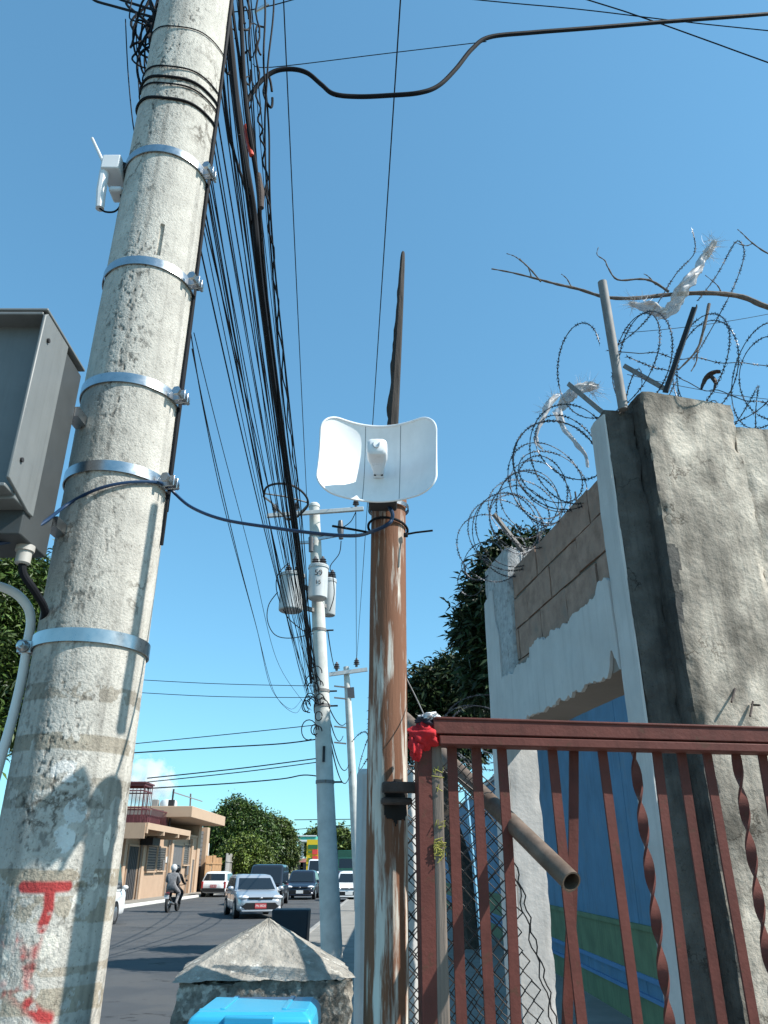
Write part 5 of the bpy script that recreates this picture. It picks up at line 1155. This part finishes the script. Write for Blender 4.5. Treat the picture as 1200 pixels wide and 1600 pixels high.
# ------------------------------------------------------------------ vehicles
def ring(y, hw_, z0, z1, n=28, e=.36):
    r = []
    for j in range(n):
        q = 2*math.pi*j/n+math.pi/n; ca, sa = math.cos(q), math.sin(q)
        r.append(Vector((hw_*math.copysign(abs(ca)**e, ca), y, (z0+z1)/2+(z1-z0)/2*math.copysign(abs(sa)**e, sa))))
    return r
def cabring(z, yf, yr, hw_, cr=.13):
    r = []
    for (cx_, cy_), q0 in (((hw_-cr, yf-cr), 0), ((-hw_+cr, yf-cr), 90), ((-hw_+cr, yr+cr), 180), ((hw_-cr, yr+cr), 270)):
        for k_ in range(5):
            q = R(q0+90*k_/4); r.append(Vector((cx_+cr*math.cos(q), cy_+cr*math.sin(q), z)))
    return r
def car(name, label, cat, loc_, head, L, W, H, paint, style='sedan', plate='red', group=None, front=True):
    t = thing(name, label, cat, loc_, head, group); h = L/2; w2 = W/2
    kw = dict(world=False)
    if style == 'van': hood = .55; belt = H*.52; zr_ = H; yf0, yf1, yr1, yr0 = h-.42, h-1.25, -h+.22, -h+.06; hz = H*.50
    elif style == 'kei': belt = H*.52; zr_ = H; yf0, yf1, yr1, yr0 = h-.10, h-.62, -h+.15, -h+.05; hz = H*.54
    elif style == 'hatch': hood = 1.0; belt = .93; zr_ = H; yf0, yf1, yr1, yr0 = h-1.02, h-1.75, -h+.62, -h+.12; hz = .88
    else: hood = 1.05; belt = .92; zr_ = H; yf0, yf1, yr1, yr0 = h-1.1, h-1.85, -h+.35, -h+.08; hz = .90
    st_ = [(-h, w2*.84, .34, belt-.12), (-h+.08, w2*.95, .27, belt-.02), (-h+.5, w2*.995, .2, belt+.02), (0, w2, .18, belt+.03), (yf0-.1, w2, .18, belt+.03), (yf0+.25, w2*.99, .18, hz+.01), (h-.45, w2*.965, .2, hz-.07), (h-.16, w2*.90, .22, hz-.15), (h-.03, w2*.79, .28, hz-.24), (h, w2*.70, .32, hz-.30)]
    MB().loft([ring(*s_) for s_ in st_]).build('body', paint, t, ang=50, **kw)
    zb = belt-.03; mid = zr_-.12; wr = w2*.80 if style not in ('van', 'kei') else w2*.9; wb = w2*.965
    cbn = MB().loft([cabring(zb, yf0, yr0, wb), cabring(mid, yf1, yr1, wr+.02), cabring(zr_-.035, yf1-.12, yr1+.1, wr-.05), cabring(zr_, yf1-.35, yr1+.32, wr-.22)]).build('cabin', paint, t, ang=40, **kw)
    def lerp3(a, b_, s_): return a+(b_-a)*s_
    def pane(nm, c00, c10, c11, c01, outv):
        o = Vector(outv)*.014; MB().prism([c00+o, c10+o, c11+o, c01+o], -o*.9).build(nm, M_glass, t, smooth=False, **kw)
    zl, zh = zb+.06, mid-.02
    def at(z): s_ = (z-zb)/(mid-zb); return yf0+(yf1-yf0)*s_, yr0+(yr1-yr0)*s_, wb+(wr+.02-wb)*s_
    f0, r0, w0 = at(zl); f1, r1, w1 = at(zh); ins = .11
    pane('windscreen', Vector((-w0+ins, f0, zl)), Vector((w0-ins, f0, zl)), Vector((w1-ins, f1, zh)), Vector((-w1+ins, f1, zh)), (0, .8, .6))
    pane('rear_window', Vector((-w0+ins, r0, zl+.03)), Vector((w0-ins, r0, zl+.03)), Vector((w1-ins, r1, zh)), Vector((-w1+ins, r1, zh)), (0, -1, .2))
    for sg in (-1, 1):
        cuts = [0, .38, .70, 1] if style != 'van' else [0, .3, .64, 1]
        for a, b_ in zip(cuts[:-1], cuts[1:]):
            ya0, yb0 = lerp3(f0-.14, r0+.14, a), lerp3(f0-.14, r0+.14, b_)+.06; ya1, yb1 = lerp3(f1-.10, r1+.10, a), lerp3(f1-.10, r1+.10, b_)+.06
            pane('side_window', Vector((sg*w0, ya0, zl)), Vector((sg*w0, yb0, zl)), Vector((sg*w1, yb1, zh)), Vector((sg*w1, ya1, zh)), (sg, 0, .15))
        MB().ell((sg*(w2+.10), yf0-.28, belt+.07), (.11, .06, .075)).build('mirror', paint, t, **kw)
        for yy in (yf0-.95, yf0-1.95):
            if yy > -h+.8: MB().box((sg*(w2+.004), yy, belt-.12), (.03, .16, .03)).build('door_handle', paint, t, bevel=.008, **kw); MB().box((sg*(w2*.999), yy-.14, .58), (.008, .012, .6)).build('door_seam', M_grille, t, **kw)
    rw = .31 if style != 'van' else .33
    for yy in (h-.82, -h+.78):
        for sg in (-1, 1):
            rot = Matrix.Rotation(R(90), 3, 'Y')
            MB().lathe([(rw+.055, -.012), (rw+.055, .012)], 26, (sg*(w2-.004), yy, rw+.015), rot).build('wheel_arch', M_grille, t, **kw)
            wo = MB().lathe([(rw-.1, -.10), (rw-.02, -.105), (rw, -.07), (rw, .07), (rw-.02, .105), (rw-.1, .10)], 28, (sg*(w2-.085), yy, rw), rot).build('wheel', M_tyre, t, **kw)
            MB().lathe([(.04, .03), (rw-.11, .012), (rw-.085, .0), (rw-.085, -.02)], 20, (sg*(w2+.008), yy, rw), Matrix.Rotation(R(90*sg), 3, 'Y')).build('rim', M_rim, wo, **kw)
    # front
    yF = h
    gz_ = hz-.30
    MB().loft([[Vector((x*.985, yF-.05, z)) for x, z in pl_] for pl_ in [[(-.66*w2, gz_-.06), (-.84*w2, .42), (-.70*w2, .31), (.70*w2, .31), (.84*w2, .42), (.66*w2, gz_-.06)]]] + [[Vector((x*.94, yF+.018, z)) for x, z in [(-.66*w2, gz_-.07), (-.80*w2, .42), (-.66*w2, .32), (.66*w2, .32), (.80*w2, .42), (.66*w2, gz_-.07)]]]).build('lower_grille', M_grille, t, **kw)
    MB().box((0, yF-.05, gz_+.085), (w2*1.05, .16, .055)).build('upper_grille', M_grille, t, bevel=.01, **kw); MB().ell((0, yF+.035, gz_+.085), (.06, .02, .04)).build('badge', M_rim, t, **kw)
    MB().box((0, yF-.02, .27), (W*.80, .12, .07)).build('bumper_lip', paint, t, bevel=.02, **kw)
    for sg in (-1, 1):
        sz_ = 1.35 if style == 'van' else 1
        hl = MB().ell((sg*w2*.74, yF-.13, hz-.19), (.21*w2/.85, .13, .075*sz_), rot=Matrix.Rotation(R(-22*sg), 3, 'Z')).build('headlight', M_lamp, t, **kw)
        MB().ell((sg*w2*.66, yF-.055, hz-.185), (.075, .05, .04), rot=Matrix.Rotation(R(-22*sg), 3, 'Z')).build('indicator', M_amber if style == 'sedan' else M_lamp, hl, **kw)
        MB().ell((sg*w2*.80, yF-.08, .36), (.07, .06, .06)).build('fog_lamp', M_lamp, t, **kw)
        MB().box((sg*w2*.86, -h+.045, belt-.22), (.13, .10, .42)).build('tail_light', M_rlamp, t, bevel=.02, **kw)
    MB().box((0, -h-.01, .42), (W*.9, .10, .22)).build('rear_bumper', M_grille if style == 'hatch' else paint, t, bevel=.03, **kw)
    for yy, rz_, nm in ((yF+.030, 180, 0), (-h-.02, 0, 1)):
        z_ = .43 if nm == 0 else belt-.28
        if plate:
            pl_ = MB().box((0, yy, z_), (.42, .015, .17)).build('number_plate', M_plate if plate == 'red' else M_pvc, t, **kw)
            if plate == 'red':
                cu = bpy.data.curves.new('plate_text', 'FONT'); cu.body = 'PN 8020'; cu.size = .105; cu.align_x = 'CENTER'; cu.align_y = 'CENTER'; cu.extrude = .001
                to = bpy.data.objects.new('plate_text', cu); me = to.to_mesh().copy(); bpy.data.objects.remove(to)
                V = np.zeros(len(me.vertices)*3); me.vertices.foreach_get('co', V); V = V.reshape(-1, 3); s_ = -1 if nm == 0 else 1
                me.vertices.foreach_set('co', np.stack([V[:, 0]*s_, yy+(.0095 if nm == 0 else -.0095)+V[:, 2], z_+V[:, 1]], -1).ravel()); finish(me, 'lettering', M_ltxt, pl_, False)
    return t
def gnd(u, v): return PN(u, v, (0, 0, 0), Vector((0, 0, 1)))
pi = math.pi
a = gnd(392, 1436); g = 'vehicles on the street'
car('silver_car', 'silver station wagon with red number plate turning toward the pavement', 'car', (-5.15, a.y+2.0, 0), pi+R(17), 4.35, 1.72, 1.47, M_silver, 'sedan', 'red', g)
a = gnd(430, 1417); car('black_van', 'black minivan driving right behind the silver wagon', 'van', (-5.95, a.y+2.6, 0), pi+R(2), 4.7, 1.74, 1.88, M_blackc, 'van', 'white', g)
a = gnd(477, 1408); car('navy_car', 'dark navy car following the black minivan', 'car', (-5.0, a.y+4, 0), pi, 4.4, 1.75, 1.6, M_navyc, 'hatch', 'white', g)
car('white_car', 'white car queued behind the navy car', 'car', (-5.2, 66, 0), pi, 4.3, 1.7, 1.5, M_whitec, 'hatch', 'white', g)
car('white_van', 'grey white van far up the queue before the fuel sign', 'van', (-6.1, 80, 0), pi, 5.0, 1.9, 2.5, M_whitec, 'van', 'white', g)
a = gnd(332, 1402); car('white_wagon', 'white station wagon parked with its rear toward us by the kerb', 'car', (-11.1, a.y+2.2, 0), 0, 4.3, 1.7, 1.52, M_whitec, 'hatch', 'red', g)
a = gnd(180, 1441); car('white_van', 'white van half hidden behind the big pole', 'van', (-9.7, 27.6, 0), R(0), 4.0, 1.62, 1.95, M_whitec, 'kei', 'white', g)
car('white_car', 'small white car parked by the pavement near the pale pillar', 'car', (-1.95, 50, .0), pi, 3.9, 1.65, 1.55, M_whitec, 'hatch', 'white', g)
car('maroon_car', 'dark car parked beyond the small white car', 'car', (-2.75, 60, .0), pi, 4.3, 1.7, 1.55, M_maroonc, 'hatch', 'white', g)
tr = thing('green_truck', 'green high sided truck beyond the parked cars', 'truck', (-3.5, 86, 0), 0, g)
kw = dict(world=False)
MB().box((0, 3, 2.3), (2.4, 6.5, 2.2)).build('cargo_box', M_greenc, tr, bevel=.05, **kw)
MB().loft([[Vector((x, y, z)) for x, y in ((-1.1, -2.3), (1.1, -2.3), (1.1, -.35), (-1.1, -.35))] for z in (.6, 1.7)] + [[Vector((x, y, 2.7)) for x, y in ((-1.05, -2.0), (1.05, -2.0), (1.05, -.35), (-1.05, -.35))]]).build('cab', M_greenc, tr, bevel=.06, **kw)
MB().prism([(-.95, -2.27, 1.75), (.95, -2.27, 1.75), (.92, -2.02, 2.6), (-.92, -2.02, 2.6)], (0, -.02, 0)).build('windscreen', M_glass, tr, smooth=False, **kw)
MB().box((0, -2.33, 1.0), (1.5, .06, .4)).build('grille', M_grille, tr, **kw); MB().box((0, -2.36, .62), (2.2, .12, .22)).build('bumper', M_rim, tr, **kw)
for sg in (-1, 1):
    MB().ell((sg*.8, -2.33, 1.0), (.18, .06, .12)).build('headlight', M_lamp, tr, **kw)
    for yy in (-1.3, 4.5): 
        wo = MB().lathe([(.3, -.14), (.48, -.13), (.5, 0), (.48, .13), (.3, .14)], 20, (sg*.95, yy, .5), Matrix.Rotation(R(90), 3, 'Y')).build('wheel', M_tyre, tr, **kw)

# ------------------------------------------------------------------ motorcycle with two riders
mg = gnd(263, 1426); mc = thing('motorcycle', 'motorcycle carrying two people away up the street', 'motorcycle', (mg.x, mg.y+.6, 0), R(-4), g)
for yy in (-.62, .66):
    wo = MB().lathe([(.22, -.05), (.29, -.045), (.305, 0), (.29, .045), (.22, .05), (.22, -.05)], 26, (0, yy, .305), Matrix.Rotation(R(90), 3, 'Y'), cap=False).build('wheel', M_tyre, mc, **kw)
    hb = MB().lathe([(.04, -.06), (.04, .06)], 12, (0, yy, .305), Matrix.Rotation(R(90), 3, 'Y'))
    for k_ in range(8): q = k_*pi/4; hb.tube([(0, yy, .305), (0, yy+.22*math.cos(q), .305+.22*math.sin(q))], .006, 4)
    hb.build('spokes', M_rim, wo, **kw)
MB().tube([(0, -.62, .305), (0, -.1, .4), (0, .35, .45), (0, .5, .9)], .035, 8).build('frame', M_dgrey, mc, **kw)
MB().box((0, .1, .42), (.26, .38, .3)).build('engine', M_dgrey, mc, bevel=.05, **kw)
MB().ell((0, .22, .82), (.14, .26, .13)).build('tank', M_maroonc, mc, **kw); MB().box((0, -.3, .78), (.24, .75, .10)).build('seat', M_jacket, mc, bevel=.04, **kw)
MB().prism([(-.08, -.62, .78), (.08, -.62, .78), (.09, -.95, .68), (-.09, -.95, .68)], (0, 0, .03)).build('rear_fender', M_maroonc, mc, **kw)
MB().box((0, -.80, .72), (.14, .06, .08)).build('tail_light', M_rlamp, mc, bevel=.01, **kw); MB().box((0, -.92, .60), (.2, .015, .14)).build('number_plate', M_ltxt, mc, **kw)
MB().tube([(-.36, .42, 1.06), (-.15, .5, 1.02), (.15, .5, 1.02), (.36, .42, 1.06)], .016, 8).build('handlebar', M_dgrey, mc, **kw)
for sg in (-1, 1):
    MB().ell((sg*.36, .5, 1.2), (.06, .02, .045)).build('mirror', M_dgrey, mc, **kw); MB().tube([(sg*.07, .5, .95), (sg*.07, .66, .305)], .022, 8).build('fork', M_rim, mc, **kw)
MB().tube([(.13, .1, .33), (.14, -.4, .33), (.15, -.8, .4)], .035, 8).build('exhaust', M_rim, mc, **kw)
def seated(label, y, m, hm, lean_, lift, grp, white):
    t = thing('person', label, 'person', (mg.x, mg.y+.6, 0), R(-4), 'riders on the motorcycle')
    J = {'pel': (0, y, .92+lift, .17), 'wst': (0, y+.03+lean_*.3, 1.08+lift, .155), 'chs': (0, y+.07+lean_*.7, 1.30+lift, .175), 'nck': (0, y+.10+lean_, 1.47+lift, .07), 'hd0': (0, y+.11+lean_, 1.56+lift, .095), 'hd1': (0, y+.12+lean_, 1.68+lift, .10)}
    E = [('pel', 'wst'), ('wst', 'chs'), ('chs', 'nck'), ('nck', 'hd0'), ('hd0', 'hd1')]
    for sg, s_ in ((-1, 'l'), (1, 'r')):
        J['sh'+s_] = (sg*.20, y+.07+lean_*.9, 1.40+lift, .078); J['el'+s_] = (sg*.29, y+.17+lean_, 1.14+lift, .056); J['wr'+s_] = (sg*(.30 if white is None else .2), y+(.44 if white is None else .32), 1.08+lift*.5, .042); J['ha'+s_] = (sg*(.33 if white is None else .17), y+(.52 if white is None else .40), 1.07+lift*.5, .04)
        J['hp'+s_] = (sg*.13, y+.04, .90+lift, .115); J['kn'+s_] = (sg*.26, y+.38, .74, .078); J['an'+s_] = (sg*.21, y+.14, .36, .052); J['to'+s_] = (sg*.21, y+.32, .30, .042)
        E += [('chs', 'sh'+s_), ('sh'+s_, 'el'+s_), ('el'+s_, 'wr'+s_), ('wr'+s_, 'ha'+s_), ('pel', 'hp'+s_), ('hp'+s_, 'kn'+s_), ('kn'+s_, 'an'+s_), ('an'+s_, 'to'+s_)]
    ks = list(J); me = bpy.data.meshes.new('body'); me.from_pydata([J[k_][:3] for k_ in ks], [(ks.index(a_), ks.index(b_)) for a_, b_ in E], []); o = bpy.data.objects.new('body', me); C.objects.link(o)
    sm = o.modifiers.new('skin', 'SKIN'); lay = me.skin_vertices[0] if me.skin_vertices else None
    if lay is None:
        bpy.context.view_layer.objects.active = o; lay = me.skin_vertices[0]
    for i, k_ in enumerate(ks): lay.data[i].radius = (J[k_][3]*(1.15 if k_ in ('chs', 'wst', 'pel') else 1), J[k_][3]*(.8 if k_ in ('chs', 'wst') else 1)); lay.data[i].use_root = (k_ == 'pel')
    ss = o.modifiers.new('sub', 'SUBSURF'); ss.levels = 2; ss.render_levels = 2; sm.use_smooth_shade = True
    me.materials.append(m); o.parent = t
    b_ = MB().ell((0, y+.115+lean_, 1.665+lift), (.135, .155, .15), 18, 12)
    b_.build('helmet', hm, t, **kw)
    MB().ell((0, y+.24+lean_, 1.645+lift), (.095, .05, .06), 12, 8).build('visor' if white is None else 'face', M_glass if white is None else M_jacket, t, **kw)
seated('person in grey jacket and pale helmet riding behind on the motorcycle', -.42, M_hood, M_helmw, .0, .04, g, 1)
seated('person in black jacket and dark helmet steering the motorcycle', .02, M_jacket, M_helmb, .06, .0, g, None)

# ------------------------------------------------------------------ small cumulus far away
cl = MB(); random.seed(3); c = P(226, 1226, 1800); s_ = 1800/FPX*.98
cl.ell(c, (52*s_, 40*s_, 46*s_), 32, 20); clo = cl.build('cloud', M_pvc); tag(clo, 'small soft white cumulus cloud above the shop roof', None, None, 'stuff')
vm = bpy.data.materials.new('cloud_vapour'); vm.use_nodes = True; t_ = vm.node_tree; t_.nodes.clear(); N_ = t_.nodes
ou = N_.new('ShaderNodeOutputMaterial'); pvn = N_.new('ShaderNodeVolumePrincipled'); pvn.inputs['Color'].default_value = (.98, .98, .98, 1); pvn.inputs['Anisotropy'].default_value = .2
tc_ = N_.new('ShaderNodeTexCoord'); nz_ = N_.new('ShaderNodeTexNoise'); nz_.inputs['Scale'].default_value = .035; nz_.inputs['Detail'].default_value = 5
mp_ = N_.new('ShaderNodeMapping'); mp_.inputs['Location'].default_value = (-c.x/(52*s_), -c.y/(40*s_), -c.z/(46*s_)); mp_.inputs['Scale'].default_value = (1/(52*s_), 1/(40*s_), 1/(46*s_))
ln = N_.new('ShaderNodeVectorMath'); ln.operation = 'LENGTH'; L_ = t_.links
L_.new(tc_.outputs['Object'], nz_.inputs[0]); L_.new(tc_.outputs['Object'], mp_.inputs[0]); L_.new(mp_.outputs[0], ln.inputs[0])
m1 = N_.new('ShaderNodeMath'); m1.operation = 'MULTIPLY_ADD'; m1.inputs[1].default_value = 2.6; m1.inputs[2].default_value = -.55; L_.new(nz_.outputs[0], m1.inputs[0])
m2 = N_.new('ShaderNodeMath'); m2.operation = 'SUBTRACT'; L_.new(m1.outputs[0], m2.inputs[0]); L_.new(ln.outputs['Value'], m2.inputs[1])
m3 = N_.new('ShaderNodeMath'); m3.operation = 'MULTIPLY'; m3.use_clamp = True; m3.inputs[1].default_value = 1.6; L_.new(m2.outputs[0], m3.inputs[0])
m4 = N_.new('ShaderNodeMath'); m4.operation = 'MULTIPLY'; m4.inputs[1].default_value = .10; L_.new(m3.outputs[0], m4.inputs[0]); L_.new(m4.outputs[0], pvn.inputs['Density'])
L_.new(pvn.outputs[0], ou.inputs['Volume']); clo.data.materials.clear(); clo.data.materials.append(vm)
S.cycles.volume_bounces = 6
